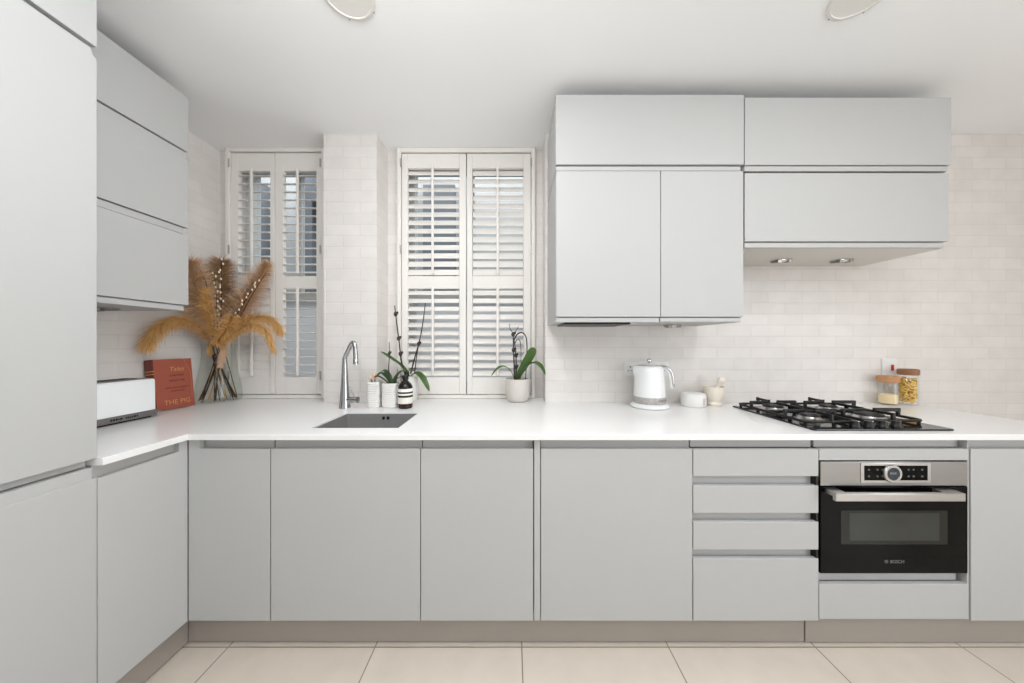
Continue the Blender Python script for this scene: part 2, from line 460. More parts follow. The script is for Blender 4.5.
# ------------------------------------------------------------------ base units
YD = 1.26                               # plane of the base doors
XD = -1.30                              # plane of the left-hand doors
def BX(px): return (px - CX) / 250.0
def BZ(py): return H + (CY - py) / 250.0
Z_DT = BZ(448.9); Z_DB = BZ(620.9); Z_WU = H - (440.1 - CY) / 254.0   # door top, door bottom, underside of the worktop
DT = 0.019; G = 0.0016
ZU = Z_WU - 0.0015
def front(m, x0, x1, z0, z1): m.box(x0 + G, x1 - G, YD, YD + DT, z0, z1, 0.0018)
def carcass(root, x0, x1, top=None, hollow=False):
    m = MB()
    if hollow:
        ya, zb, t = YD + DT + 0.022, Z_DB + 0.004, 0.016
        m.box(x0 + 0.0005, x0 + t, ya, 1.80, zb, ZU); m.box(x1 - t, x1 - 0.0005, ya, 1.80, zb, ZU)
        m.box(x0 + t, x1 - t, ya, 1.80, zb, zb + t); m.box(x0 + t, x1 - t, 1.80 - t, 1.80, zb + t, ZU); m.box(x0 + t, x1 - t, ya, ya + t, Z_DT - 0.06, ZU)
        return m.build('cabinet_body', 'cabinet_paint', root, smooth=False)
    m.box(x0 + 0.0005, x1 - 0.0005, YD + DT + 0.022, 1.80, Z_DB + 0.004, top or ZU, 0.0)
    return m.build('cabinet_body', 'cabinet_paint', root, smooth=False)
def rail(root, x0, x1, z0, z1, name='handle_rail'):
    m = MB().box(x0, x1, YD + DT + 0.006, YD + DT + 0.021, z0, z1, 0.001)
    return m.build(name, 'cabinet_paint', root)
def base_unit(px0, px1, label, name='base_cabinet', cat='kitchen cabinet', hollow=False):
    x0, x1 = BX(px0), BX(px1)
    r = thing(name, ((x0 + x1) / 2, YD + 0.3, Z_DB), label, cat, 'grey handleless base units')
    carcass(r, x0, x1, hollow=hollow)
    m = MB(); front(m, x0, x1, Z_DB, Z_DT); m.build('door', 'cabinet_paint', r)
    rail(r, x0 + 0.002, x1 - 0.002, Z_DT - 0.03, ZU)
    return r

# corner unit: two narrow doors meeting in the inside corner
r = thing('corner_cabinet', (-1.5, 1.5, Z_DB), 'grey corner base unit with two narrow doors meeting below the worktop bend', 'kitchen cabinet', 'grey handleless base units')
m = MB().box(XL + 0.06, XD - DT - 0.022, 0.985, 1.80, Z_DB + 0.004, ZU)
m.build('cabinet_body', 'cabinet_paint', r, smooth=False)
m = MB().box(XD - DT - 0.021, BX(270.5), YD + DT + 0.022, 1.80, Z_DB + 0.004, ZU)
m.build('cabinet_body', 'cabinet_paint', r, smooth=False)
x0, x1 = XD - 0.0004, BX(270.0); xn = BX(199.6)
m = MB().prism([(x0 + G, Z_DB), (x1 - G, Z_DB), (x1 - G, Z_DT), (xn, Z_DT), (xn, ZU), (x0 + G, ZU)], 'y', YD, YD + DT, 0.0015)
m.build('door', 'cabinet_paint', r)
y0, y1, yn = 0.985, YD - 0.0008, 1.227
m = MB().prism([(y0 + G, Z_DB), (y1, Z_DB), (y1, ZU), (yn, ZU), (yn, Z_DT), (y0 + G, Z_DT)], 'x', XD - DT, XD, 0.0015)
m.build('door', 'cabinet_paint', r)
rail(r, xn - 0.006, x1 - 0.002, Z_DT - 0.03, ZU)
m = MB().box(XD - DT - 0.021, XD - DT - 0.002, y0 + 0.002, yn + 0.012, Z_DT - 0.03, ZU, 0.001)
m.build('handle_rail', 'cabinet_paint', r)

base_unit(270.5, 420.5, 'wide grey base unit door below the sink', hollow=True)
base_unit(420.5, 533.6, 'narrower grey base unit between the sink unit and the slim filler strip')
r = thing('filler_strip', (BX(537), YD, Z_DB), 'slim full-height grey filler strip right of the centre, between two base units', 'filler panel')
MB().box(BX(534.2), BX(540.2), YD + 0.001, YD + 0.20, Z_DB, ZU, 0.0015).build('filler_panel', 'cabinet_paint', r)
base_unit(540.6, 692.8, 'wide grey base unit left of the drawer stack, below the kettle')

# drawers
x0, x1 = BX(693.0), BX(819.0)
r = thing('drawer_unit', ((x0 + x1) / 2, YD + 0.3, Z_DB), 'grey base unit of four stacked drawers left of the oven', 'kitchen drawers', 'grey handleless base units')
m = MB().box(x0 + 0.001, x1 - 0.001, YD + DT + 0.022, 1.80, Z_DB + 0.004, ZU); m.build('cabinet_body', 'cabinet_inside', r, smooth=False)
rows = [(449.2, 476.3), (485.9, 513.2), (521.9, 549.8), (558.7, 620.9)]
for a, b in rows:
    m = MB(); front(m, x0, x1, BZ(b), BZ(a)); m.build('drawer_front', 'cabinet_paint', r)
rail(r, x0 + 0.002, x1 - 0.010, BZ(449), ZU)
for (a, b) in zip(rows[:-1], rows[1:]):
    rail(r, x0 + 0.002, x1 - 0.0105, BZ(b[0] + 2), BZ(a[1] - 2))
    tag(MB().box(x1 - 0.0100, x1 - 0.0008, YD + 0.002, YD + DT + 0.021, BZ(b[0] - .2), BZ(a[1] + .2), 0.001).build('rail_end_cap', 'black_plastic', r), 'black end of the handle channel')

# oven housing
x0, x1 = BX(819.0), BX(969.6)
r = thing('oven_housing', ((x0 + x1) / 2, YD + 0.3, Z_DB), 'grey base unit framing the built-in oven, with filler above and drawer below', 'kitchen cabinet', 'grey handleless base units')
m = MB()
m.box(x0 + 0.001, x0 + 0.005, YD + DT + 0.022, 1.80, Z_DB + 0.004, ZU); m.box(x1 - 0.007, x1 - 0.001, YD + 0.002, 1.80, Z_DB + 0.004, ZU)
m.box(x0 + 0.005, x1 - 0.007, YD + DT + 0.022, 1.80, Z_DB + 0.004, BZ(575.5)); m.box(x0 + 0.005, x1 - 0.007, 1.78, 1.80, BZ(575), ZU)
m.build('cabinet_body', 'cabinet_paint', r, smooth=False)
m = MB(); front(m, x0, x1 - 0.001, BZ(460.4), BZ(448.9)); m.build('filler_panel', 'cabinet_paint', r)
m = MB(); front(m, x0, x1 - 0.001, BZ(619.2), BZ(584.2)); m.build('drawer_front', 'cabinet_paint', r)
rail(r, x0 + 0.002, x1 - 0.010, BZ(449), ZU)
rail(r, x0 + 0.002, x1 - 0.018, BZ(585), BZ(574.4))
# right-hand unit
x0, x1 = BX(970.8), 2.338
r = thing('base_cabinet', ((x0 + x1) / 2, YD + 0.3, Z_DB), 'grey base unit at the right end of the run, right of the oven', 'kitchen cabinet', 'grey handleless base units')
carcass(r, x0, x1)
m = MB(); front(m, x0, x1, Z_DB, Z_DT); m.build('door', 'cabinet_paint', r)
rail(r, x0 + 0.002, x1 - 0.002, Z_DT - 0.03, ZU)

# plinths
o = MB().box(-1.345, 1.2055, 1.3055, 1.3235, 0.006, Z_DB + 0.002, 0.001).build('plinth_board', 'plinth_paint', origin=None)
tag(o, 'long grey plinth board below the base units from the corner to the drawers', 'plinth', 'grey plinth boards')
o = MB().box(1.2105, 2.335, 1.304, 1.322, 0.004, Z_DB + 0.002, 0.001).build('plinth_board', 'plinth_paint')
tag(o, 'shorter grey plinth board below the oven and right end unit', 'plinth', 'grey plinth boards')
o = MB().box(-1.363, -1.345, 0.40, 1.305, 0.006, Z_DB + 0.002, 0.001).build('plinth_board', 'plinth_paint')
tag(o, 'grey plinth board running toward the viewer below the left tall unit', 'plinth', 'grey plinth boards')

# ------------------------------------------------------------------ tall unit on the left
y0, y1 = 0.383, 0.9862
Z_TT = H + 1.20
s = F / y1
def TZ(py): return H + (CY - py) / s
r = thing('tall_cabinet', (-1.6, 0.68, 0.0), 'tall grey larder unit filling the left edge, three doors high', 'tall cabinet')
m = MB().box(XL + 0.003, XD - DT - 0.022, y0, y1 - 0.001, Z_DB + 0.005, Z_TT); m.build('cabinet_body', 'cabinet_paint', r, smooth=False)
for (za, zb) in ((TZ(48.2), Z_TT), (TZ(457.8), TZ(60.2)), (Z_DB, TZ(477.0))):
    if za < 1.0 and zb > 2.0:
        # the middle door has a bevelled grip along its top edge
        zt = TZ(52.5); yn = y1 - 0.014
        m = MB().prism([(y0 + G, za), (y1 - G, za), (y1 - G, zb), (yn, zb + 0.006), (yn, zt), (y0 + G, zt)], 'x', XD - DT, XD, 0.0015)
    else:
        m = MB().box(XD - DT, XD, y0 + G, y1 - G, za, zb, 0.0018)
    m.build('door', 'cabinet_paint', r)
m = MB().box(XD - DT - 0.021, XD - DT - 0.004, y0 + 0.002, y1 - 0.012, TZ(465.2), TZ(457), 0.001); m.build('handle_rail', 'cabinet_paint', r)
m = MB().box(XD - DT - 0.021, XD - 0.003, y0 + 0.002, y1 - 0.012, TZ(477.6), TZ(466.2), 0.001); m.build('handle_rail', 'cabinet_paint', r)
m = MB().box(XD - DT - 0.021, XD - DT - 0.003, y0 + 0.002, y1 - 0.013, TZ(53), TZ(47.5), 0.001); m.build('handle_rail', 'cabinet_paint', r)

# ------------------------------------------------------------------ wall units
XUL = -1.583; YUE = 1.537
def lft(z): return H + z
r = thing('wall_cabinet', (XUL - 0.15, 1.26, lft(0.91)), 'grey top box unit on the left wall, just under the ceiling', 'wall cabinet', 'grey wall units on the left wall')
m = MB().box(XL + 0.003, XUL - DT - 0.002, 0.986, YUE - 0.003, lft(0.905), lft(1.19)); m.build('cabinet_body', 'cabinet_paint', r, smooth=False)
m = MB().box(XUL - DT, XUL, 0.988, YUE, lft(0.927), lft(1.193), 0.0018); m.build('flap_door', 'cabinet_paint', r)
m = MB().box(XUL - DT - 0.001, XUL - 0.007, 0.988, YUE - 0.012, lft(0.894), lft(0.922), 0.001); m.build('handle_rail', 'cabinet_paint', r)
r = thing('wall_cabinet', (XUL - 0.15, 1.26, lft(0.154)), 'grey two-flap wall unit on the left wall above the toaster', 'wall cabinet', 'grey wall units on the left wall')
m = MB().box(XL + 0.003, XUL - DT - 0.002, 0.986, YUE - 0.003, lft(0.154), lft(0.892)); m.build('cabinet_body', 'cabinet_paint', r, smooth=False)
m = MB().box(XUL - DT, XUL, 0.988, YUE, lft(0.556), lft(0.8915), 0.0018); m.build('flap_door', 'cabinet_paint', r)
m = MB().box(XUL - DT, XUL, 0.988, YUE, lft(0.181), lft(0.520), 0.0018); m.build('flap_door', 'cabinet_paint', r)
m = MB().box(XUL - DT - 0.001, XUL - 0.007, 0.988, YUE - 0.016, lft(0.523), lft(0.551), 0.001); m.build('handle_rail', 'cabinet_paint', r)
m = MB().box(XUL - DT - 0.001, XUL - 0.007, 0.988, YUE - 0.016, lft(0.154), lft(0.176), 0.001); m.build('handle_rail', 'cabinet_paint', r)

YU = 1.522; SU = F / YU
def UX(px): return (px - CX) / SU
def UZ(py): return H + (CY - py) / SU
def wall_unit(px0, px1, pyt, pyb, fronts, rails, label, body='cabinet_paint'):
    x0, x1 = UX(px0), UX(px1)
    r = thing('wall_cabinet', ((x0 + x1) / 2, YU + 0.19, UZ(pyb)), label, 'wall cabinet', 'grey wall units above the kettle and hob')
    m = MB().box(x0 + 0.0006, x1 - 0.0006, YU + DT + 0.002, YW - 0.003, UZ(pyb), UZ(pyt), 0.0008); m.build('cabinet_body', body, r, smooth=False)
    for (a, b, ya, yb, nm) in fronts:
        MB().box(UX(a) + G * .6, UX(b) - G * .6, YU, YU + DT, UZ(yb), UZ(ya), 0.0018).build(nm, 'cabinet_paint', r)
    for (a, b, ya, yb) in rails:
        MB().box(UX(a), UX(b), YU + 0.006, YU + DT + 0.001, UZ(yb), UZ(ya), 0.001).build('handle_rail', 'cabinet_paint', r)
    return r
wall_unit(556, 744, 95.5, 168.6, [(555.6, 744.2, 94.6, 164.4, 'flap_door')], [(556.5, 741.5, 165.8, 170.0)],
          'grey top box unit left of the pair, above two plain doors')
wall_unit(556, 744, 170.6, 321.8, [(556, 660.6, 171.0, 316.8, 'door'), (660.8, 743.6, 171.0, 316.8, 'door')],
          [(556.5, 659.5, 317.8, 322.0), (661, 741, 317.8, 321.6)], 'grey wall unit with two tall doors above the kettle')
wall_unit(745, 951, 98.5, 170.2, [(744.8, 951.4, 97.4, 164.8, 'flap_door')], [(745.5, 949.5, 165.6, 170.4)],
          'grey wide top box unit right of the pair, under the ceiling')
wall_unit(745, 949.5, 172.6, 247.0, [(744.8, 948.8, 173.0, 241.3, 'flap_door')], [(745.5, 945.5, 242.6, 247.2)],
          'grey wide flap unit with pale underside above the hob', body='carcass_white')

# lights and fittings under the wall units
def puck(c, w, label):
    c = Vector(c)
    r = thing('undercabinet_light', c, label, 'light fitting', 'small chrome lights under the wall units')
    m = MB().box(c.x - w / 2, c.x + w / 2, c.y - 0.03, c.y + 0.03, c.z - 0.006, c.z, 0.002); m.build('light_housing', 'chrome', r)
    m = MB()
    m.prism([(c.y - 0.030, c.z - 0.006), (c.y - 0.026, c.z - 0.022), (c.y + 0.02, c.z - 0.014), (c.y + 0.03, c.z - 0.006)], 'x', c.x - w / 2, c.x - w / 2 + 0.022, 0.002)
    m.build('bracket', 'oven_steel', r); m = MB()
    m.prism([(c.y - 0.030, c.z - 0.006), (c.y - 0.026, c.z - 0.018), (c.y + 0.02, c.z - 0.012), (c.y + 0.03, c.z - 0.006)], 'x', c.x + w / 2 - 0.022, c.x + w / 2, 0.002)
    m.build('bracket', 'oven_steel', r)
    MB().box(c.x - w / 2 + 0.022, c.x + w / 2 - 0.022, c.y - 0.024, c.y + 0.02, c.z - 0.012, c.z - 0.006, 0.002).build('lens', 'white_plastic', r)
puck((1.497, 1.76, UZ(247.0) - 0.0005), 0.08, 'small chrome light left of the two under the hob wall unit')
puck((1.836, 1.76, UZ(247.0) - 0.0005), 0.08, 'small chrome light right of the two under the hob wall unit')
puck((0.880, 1.74, UZ(321.8) - 0.0005), 0.072, 'small chrome light under the two-door wall unit, above the kettle')
puck((-1.80, 1.385, lft(0.154) - 0.0005), 0.08, 'small chrome light under the left wall unit, above the toaster')
o = MB().box(UX(566), UX(634), YU + 0.045, YU + 0.30, UZ(321.8) - 0.009, UZ(321.8) - 0.0005, 0.002).build('undercabinet_strip_light', 'black_plastic')
tag(o, 'thin black strip light fixed under the left half of the two-door wall unit', 'light fitting')

# ------------------------------------------------------------------ worktop with sink cut-out
SK = (-0.855, -0.486, 1.334, 1.629)
def slab(xs, ys, inside, z0, z1):
    bm = bmesh.new(); top = {}; bot = {}
    def v(d, i, j, z):
        if (i, j) not in d: d[(i, j)] = bm.verts.new((xs[i], ys[j], z))
        return d[(i, j)]
    cells = {(i, j) for i in range(len(xs) - 1) for j in range(len(ys) - 1) if inside((xs[i] + xs[i + 1]) / 2, (ys[j] + ys[j + 1]) / 2)}
    for (i, j) in cells:
        bm.faces.new((v(top, i, j, z1), v(top, i + 1, j, z1), v(top, i + 1, j + 1, z1), v(top, i, j + 1, z1)))
        bm.faces.new((v(bot, i, j, z0), v(bot, i, j + 1, z0), v(bot, i + 1, j + 1, z0), v(bot, i + 1, j, z0)))
        for (di, dj, a, b) in ((0, -1, (i, j), (i + 1, j)), (1, 0, (i + 1, j), (i + 1, j + 1)), (0, 1, (i + 1, j + 1), (i, j + 1)), (-1, 0, (i, j + 1), (i, j))):
            if (i + di, j + dj) not in cells:
                bm.faces.new((v(bot, *a, z0), v(bot, *b, z0), v(top, *b, z1), v(top, *a, z1)))
    return bm
YF = YD - 0.02; XF = XD + 0.018; XE = 2.356
xs = sorted([XL + 0.001, XF, SK[0], SK[1], XP0, XP1, XRET, XE]); ys = sorted([0.985, YF, SK[2], SK[3], YW - 0.001, YR - 0.001])
def ins(x, y):
    if SK[0] < x < SK[1] and SK[2] < y < SK[3]: return False
    if y < YF: return x < XF
    if y > YW - 0.001: return x < XP0 or XP1 < x < XRET
    return True
m = MB(); m.bm.free(); m.bm = slab(xs, ys, ins, Z_WU, WT)
bmesh.ops.recalc_face_normals(m.bm, faces=m.bm.faces[:])
es = [e for e in m.bm.edges if len(e.link_faces) == 2 and e.calc_face_angle(0) > 0.5 and all(abs(v.co.z - WT) < 1e-5 for v in e.verts) and (abs(e.verts[0].co.y - YF) < 1e-4 and abs(e.verts[1].co.y - YF) < 1e-4 or abs(e.verts[0].co.x - XF) < 1e-4 and abs(e.verts[1].co.x - XF) < 1e-4)]
bmesh.ops.bevel(m.bm, geom=es, offset=0.003, segments=2, affect='EDGES')
o = m.build('worktop', 'white_quartz')
tag(o, 'continuous white L-shaped stone worktop with a sink cut-out', 'worktop')

# ------------------------------------------------------------------ sink
r = thing('kitchen_sink', ((SK[0] + SK[1]) / 2, (SK[2] + SK[3]) / 2, Z_WU - 0.19), 'square undermount stainless steel sink bowl set into the white worktop', 'sink')
def rrect(x0, x1, y0, y1, rad, n=6):
    pts = []
    for (cx, cy, a0) in ((x1 - rad, y1 - rad, 0), (x0 + rad, y1 - rad, 90), (x0 + rad, y0 + rad, 180), (x1 - rad, y0 + rad, 270)):
        for k in range(n + 1):
            a = R(a0 + 90 * k / n); pts.append((cx + rad * math.cos(a), cy + rad * math.sin(a)))
    return pts
m = MB(); rings = []; m.ang = 40
for (off, z, rad) in ((-0.0006, WT - 0.0065, 0.012), (-0.0018, WT - 0.0065, 0.011), (-0.0025, Z_WU - 0.17, 0.011), (-0.015, Z_WU - 0.185, 0.02)):
    rings.append([m.bm.verts.new((x, y, z)) for x, y in rrect(SK[0] - off, SK[1] + off, SK[2] - off, SK[3] + off, rad)])
for a, b in zip(rings[:-1], rings[1:]):
    for i in range(len(a)):
        j = (i + 1) % len(a); m.bm.faces.new((a[i], a[j], b[j], b[i]))
m.bm.faces.new(rings[-1])
m.build('sink_bowl', 'sink_steel', r)
yb = SK[3] - 0.0016
m = MB()
for xx in (-0.668, -0.645):
    m.prism(rrect(xx - 0.0065, xx + 0.0065, WT - 0.036, WT - 0.020, 0.004, 3), 'y', yb - 0.003, yb, 0.0)
m.build('overflow_slot', 'black_plastic', r)
m = MB().lathe([(0.045, 0), (0.045, 0.003), (0.03, 0.003), (0.028, 0.001)], (-0.67, 1.48, Z_WU - 0.1845)); m.build('drain', 'chrome', r)

# ------------------------------------------------------------------ tap
tx, ty = -0.932, 1.745
r = thing('kitchen_tap', (tx, ty, WT), 'chrome angular kitchen tap with a conical column, standing behind the sink', 'tap')
m = MB()
m.lathe([(0.030, 0), (0.030, 0.004), (0.027, 0.012), (0.0225, 0.08), (0.0165, 0.19), (0.0125, 0.262), (0.0118, 0.278)], (tx, ty, WT + 0.0003), n=28)
m.build('tap_body', 'tap_chrome', r)
d = Vector((0.90, -0.44, 0))
top = Vector((tx, ty, WT + 0.276))
ap = top + d * 0.056 + Vector((0, 0, 0.080))
m = MB(); pts = spline([top - Vector((0, 0, .006)), top + (ap - top) * 0.12, top + (ap - top) * 0.8, ap + d * 0.010 + Vector((0, 0, 0.005)), ap + d * 0.024 + Vector((0, 0, -0.004)), ap + d * 0.030 + Vector((0, 0, -0.03)), ap + d * 0.034 + Vector((0, 0, -0.098))], 40)
m.tube(pts, 0.0118, 16); m.build('spout', 'tap_chrome', r)
e = pts[-1]
m = MB().lathe([(0.0135, -0.014), (0.0135, 0.012), (0.012, 0.014)], (e.x, e.y, e.z), n=20); m.build('nozzle', 'tap_chrome', r)
m = MB().tube([(tx + 0.015, ty - 0.004, WT + 0.046), (tx + 0.078, ty - 0.01, WT + 0.046)], [0.014, 0.018], 18)
m.tube([(tx + 0.066, ty - 0.01, WT + 0.050), (tx + 0.032, ty - 0.012, WT + 0.120)], [0.004, 0.003], 8)
m.build('lever', 'tap_chrome', r)

# ------------------------------------------------------------------ oven
x0, x1 = BX(820.0), BX(967.2)
r = thing('built_in_oven', ((x0 + x1) / 2, YD, BZ(573)), 'black glass and steel built-in oven with a bar handle and round dial', 'oven')
yo = YD - 0.002
m = MB().box(x0 + 0.006, x1 - 0.006, YD + 0.02, 1.74, BZ(573.4), BZ(461.6)); m.build('oven_body', 'cabinet_inside', r, smooth=False)
cp = MB().box(x0, x1, yo, yo + 0.022, BZ(485.6), BZ(461.4), 0.002).build('control_panel', 'oven_steel', r)
MB().box(BX(859.8), BX(929.8), yo - 0.002, yo + 0.002, BZ(482.6), BZ(462.6), 0.0015).build('display_bezel', 'bright_steel', cp)
MB().box(BX(863.2), BX(926.2), yo - 0.003, yo, BZ(480.0), BZ(465.2), 0.0005).build('display', 'black_glass', cp)
kx, kz = 1.5075, BZ(472.8)
MY = Matrix.Rotation(R(90), 4, 'X')
kn = MB().lathe([(0.0355, 0.0), (0.0355, 0.006), (0.0335, 0.009), (0.0255, 0.009), (0.0248, 0.006)], (kx, yo - 0.002, kz), n=40, M=MY.to_3x3()).build('dial', 'bright_steel', cp)
m = MB().lathe([(0.0246, 0.0), (0.0246, 0.0072)], (kx, yo - 0.002, kz), n=32, M=MY.to_3x3()); m.build('dial_display', 'display_blue', cp)
TM = Matrix(((1, 0, 0, 0), (0, 0, -1, 0), (0, 1, 0, 0), (0, 0, 0, 1)))     # text lies in X, stands in Z, faces -Y
m = MB(); m.text('88:88', 0.017, Matrix.Translation((kx, yo - 0.0128, kz + 0.002)) @ TM, 0.0002)
m.bm.free(); m = MB()
for dx in (-0.009, 0, 0.009): m.box(kx + dx - 0.003, kx + dx + 0.003, yo - 0.0098, yo - 0.0091, kz - 0.002, kz + 0.006)
m.build('clock_digits', 'logo_grey', cp, smooth=False)
for px in (867.5, 876, 881.2, 907, 912, 920.5):
    for py in (469.2, 475.8): MB().prism(rrect(BX(px) - 0.0045, BX(px) + 0.0045, BZ(py) - 0.004, BZ(py) + 0.004, 0.003, 3), 'y', yo - 0.0034, yo - 0.0029).build('touch_key', 'touch_grey', cp, smooth=False)
dr = MB().box(x0, x1, yo, yo + 0.03, BZ(573.2), BZ(486.4), 0.002).build('oven_door', 'black_glass', r)
MB().box(BX(840.5), BX(946.8), yo - 0.0006, yo + 0.004, BZ(544.0), BZ(510.3), 0.0002).build('window_border', 'oven_window_edge', dr, smooth=False)
MB().box(BX(848.5), BX(938.4), yo - 0.0012, yo + 0.004, BZ(540.2), BZ(512.8), 0.0002).build('oven_window', 'oven_window', dr, smooth=False)
m = MB(); m.text('BOSCH', 0.0175, Matrix.Translation((BX(896.5), yo - 0.0003, BZ(561.4))) @ TM, 0.0003)
m.text('O', 0.0185, Matrix.Translation((BX(885.7), yo - 0.0003, BZ(561.4))) @ TM, 0.0003)
m.text('H', 0.008, Matrix.Translation((BX(885.7), yo - 0.0003, BZ(561.4))) @ TM, 0.0003)
m.build('brand_lettering', 'logo_grey', dr, smooth=False)
m = MB()
hy = YD - 0.048
sh = F / hy
hx0, hx1 = (836 - CX) / sh, (966 - CX) / sh; hz1, hz0 = H + (CY - 493.6) / sh, H + (CY - 501.6) / sh
m.box(hx0, hx1, hy, hy + 0.014, hz0, hz1, 0.002)
m.box(hx0, hx0 + 0.05, hy + 0.012, yo, hz1 - 0.016, hz1, 0.002); m.box(hx1 - 0.07, hx1, hy + 0.012, yo, hz1 - 0.016, hz1, 0.002)
m.build('handle', 'bright_steel', dr)

# ------------------------------------------------------------------ hob
hx0, hx1, hy0, hy1 = 1.232, 1.812, 1.288, 1.775
r = thing('gas_hob', ((hx0 + hx1) / 2, (hy0 + hy1) / 2, WT), 'black four-burner gas hob with cast-iron pan supports, set on the worktop above the oven', 'hob')
m = MB().prism(rrect(hx0, hx1, hy0, hy1, 0.012, 4), 'z', WT + 0.0004, WT + 0.007, 0.0015); m.build('hob_plate', 'hob_glass', r)
zt = WT + 0.007
burners = [(1.365, 1.45, 0.036), (1.365, 1.655, 0.044), (1.655, 1.655, 0.036), (1.655, 1.465, 0.05)]
for (bx, by, br) in burners:
    m = MB().lathe([(br + 0.022, 0), (br + 0.022, 0.003), (br + 0.012, 0.006), (br + 0.004, 0.012), (br, 0.018)], (bx, by, zt)); b = m.build('burner', 'bright_steel', r)
    m = MB().lathe([(br, 0.0182), (br + 0.001, 0.021), (br - 0.002, 0.026), (br - 0.01, 0.028)], (bx, by, zt)); m.build('burner_cap', 'cast_iron', b)
def bar(m, a, b, w=0.011, h=0.013):
    a = Vector(a); b = Vector(b); t = (b - a); L = t.length; t.normalize()
    ang = math.atan2(t.y, t.x)
    M = Matrix.Translation((a + b) / 2) @ Matrix.Rotation(ang, 4, 'Z')
    m.box(-L / 2 - w / 2, L / 2 + w / 2, -w / 2, w / 2, -h / 2, h / 2, 0.002, M=M)
def pan_support(xa, xb, ya, yb, bs):
    m = MB(); zf = WT + 0.022; ztop = WT + 0.054
    pts = rrect(xa, xb, ya, yb, 0.025, 5)
    m.tube([(x, y, zf) for x, y in pts] + [(pts[0][0], pts[0][1], zf)], 0.0062, 8, cap=False)
    ym = (ya + yb) / 2
    bar(m, (xa, ym, zf), (xb, ym, zf))
    for (bx, by) in bs:
        y_lo, y_hi = (ya, ym) if by < ym else (ym, yb)
        for (sx, sy, ex, ey) in ((xa, by, bx - 0.03, by), (xb, by, bx + 0.03, by), (bx, y_lo, bx, by - 0.03), (bx, y_hi, bx, by + 0.03)):
            m.box(sx - 0.006, sx + 0.006, sy - 0.006, sy + 0.006, zf - 0.005, ztop, 0.0015)
            bar(m, (sx, sy, ztop - 0.004), (ex, ey, ztop - 0.005), 0.010, 0.012)
    for (x, y) in ((xa + 0.01, ya + 0.01), (xb - 0.01, ya + 0.01), (xa + 0.01, yb - 0.01), (xb - 0.01, yb - 0.01)):
        m.lathe([(0.006, 0), (0.006, zf - zt)], (x, y, zt + 0.0002), n=10)
    m.build('pan_support', 'cast_iron', r)
pan_support(1.252, 1.478, 1.350, 1.755, [(1.365, 1.45), (1.365, 1.655)])
pan_support(1.535, 1.790, 1.372, 1.755, [(1.655, 1.465), (1.655, 1.655)])
for i in range(4):
    kx = 1.435 + i * 0.058
    k = MB().lathe([(0.0185, 0), (0.0185, 0.006), (0.0155, 0.010), (0.0145, 0.024), (0.0125, 0.026)], (kx, 1.322, zt + 0.0002), n=24).build('knob', 'black_plastic', r)
    MB().box(kx - 0.0015, kx + 0.0015, 1.3065, 1.326, zt + 0.0262, zt + 0.028).build('knob_pointer', 'chrome', k, smooth=False)

# ------------------------------------------------------------------ kettle
kx, ky = 0.768, 1.775
r = thing('electric_kettle', (kx, ky, WT), 'white electric kettle with chrome handle on its round base', 'kettle')
m = MB().lathe([(0.098, 0), (0.104, 0.003), (0.106, 0.010), (0.100, 0.018), (0.086, 0.024), (0.080, 0.025)], (kx, ky, WT + 0.0003), n=48); m.build('base', 'kettle_white', r)
m = MB().lathe([(0.084, 0.0255), (0.086, 0.03), (0.0855, 0.062)], (kx, ky, WT), n=48); bd = m.build('smoky_band', 'smoky_plastic', r)
m = MB()
rngt = random.Random(3)
for k in range(7):
    a = R(-78 + k * 7.5); px_ = kx + 0.0862 * math.cos(a); py_ = ky + 0.0862 * math.sin(a)
    M = Matrix.Translation((px_, py_, WT + 0.046)) @ Matrix.Rotation(a, 4, 'Z')
    m.box(-0.0004, 0.0006, -0.0035, 0.0035, -0.005, 0.005, M=M)
m.build('band_markings', 'grey_print', bd, smooth=False)
m = MB()
prof = [(0.0845, 0.062), (0.0845, 0.075), (0.0825, 0.12), (0.0785, 0.17), (0.0740, 0.205), (0.0690, 0.224), (0.0620, 0.231), (0.05, 0.233)]
m.lathe(prof, (kx, ky, WT), n=56)
# spout drawn out of the shell on the left
for v in m.bm.verts:
    h = v.co.z - WT; ddx = v.co.x - kx; ddy = v.co.y - ky
    rr = math.hypot(ddx, ddy)
    if h > 0.16 and rr > 0.04 and ddx < 0:
        a = math.atan2(ddy, -ddx); w = math.exp(-(a / 0.32) ** 2) * min(1, (h - 0.16) / 0.05)
        v.co.x -= 0.024 * w
m.build('kettle_body', 'kettle_white', r)
m = MB().lathe([(0.056, 0.2333), (0.056, 0.237), (0.050, 0.2405), (0.02, 0.243), (0.008, 0.2435)], (kx, ky, WT), n=40); ld = m.build('lid', 'white_plastic', r)
m = MB().lathe([(0.057, 0.2332), (0.0585, 0.235), (0.057, 0.2368)], (kx, ky, WT), n=40); m.build('lid_ring', 'chrome', ld)
m = MB().tube([(kx - 0.001, ky + 0.0, WT + 0.243), (kx, ky, WT + 0.25)], 0.005, 10)
m.ball((kx, ky, WT + 0.259), 0.0125, 1.1, 0.7, 1.0, 16, 10); m.build('lid_knob', 'chrome', ld)
hp = spline([(kx + 0.060, ky, WT + 0.224), (kx + 0.088, ky, WT + 0.222), (kx + 0.112, ky, WT + 0.208), (kx + 0.126, ky, WT + 0.175), (kx + 0.133, ky, WT + 0.125), (kx + 0.134, ky, WT + 0.110)], 24)
m = MB().tube(hp, [0.010] * 20 + [0.0095, 0.009, 0.008, 0.007, 0.005], 12)
for v in m.bm.verts: v.co.y = ky + (v.co.y - ky) * 1.4
hn = m.build('handle', 'chrome', r)
hp2 = [p + Vector((-0.0085, 0, -0.0065)) for p in hp[4:-1]]
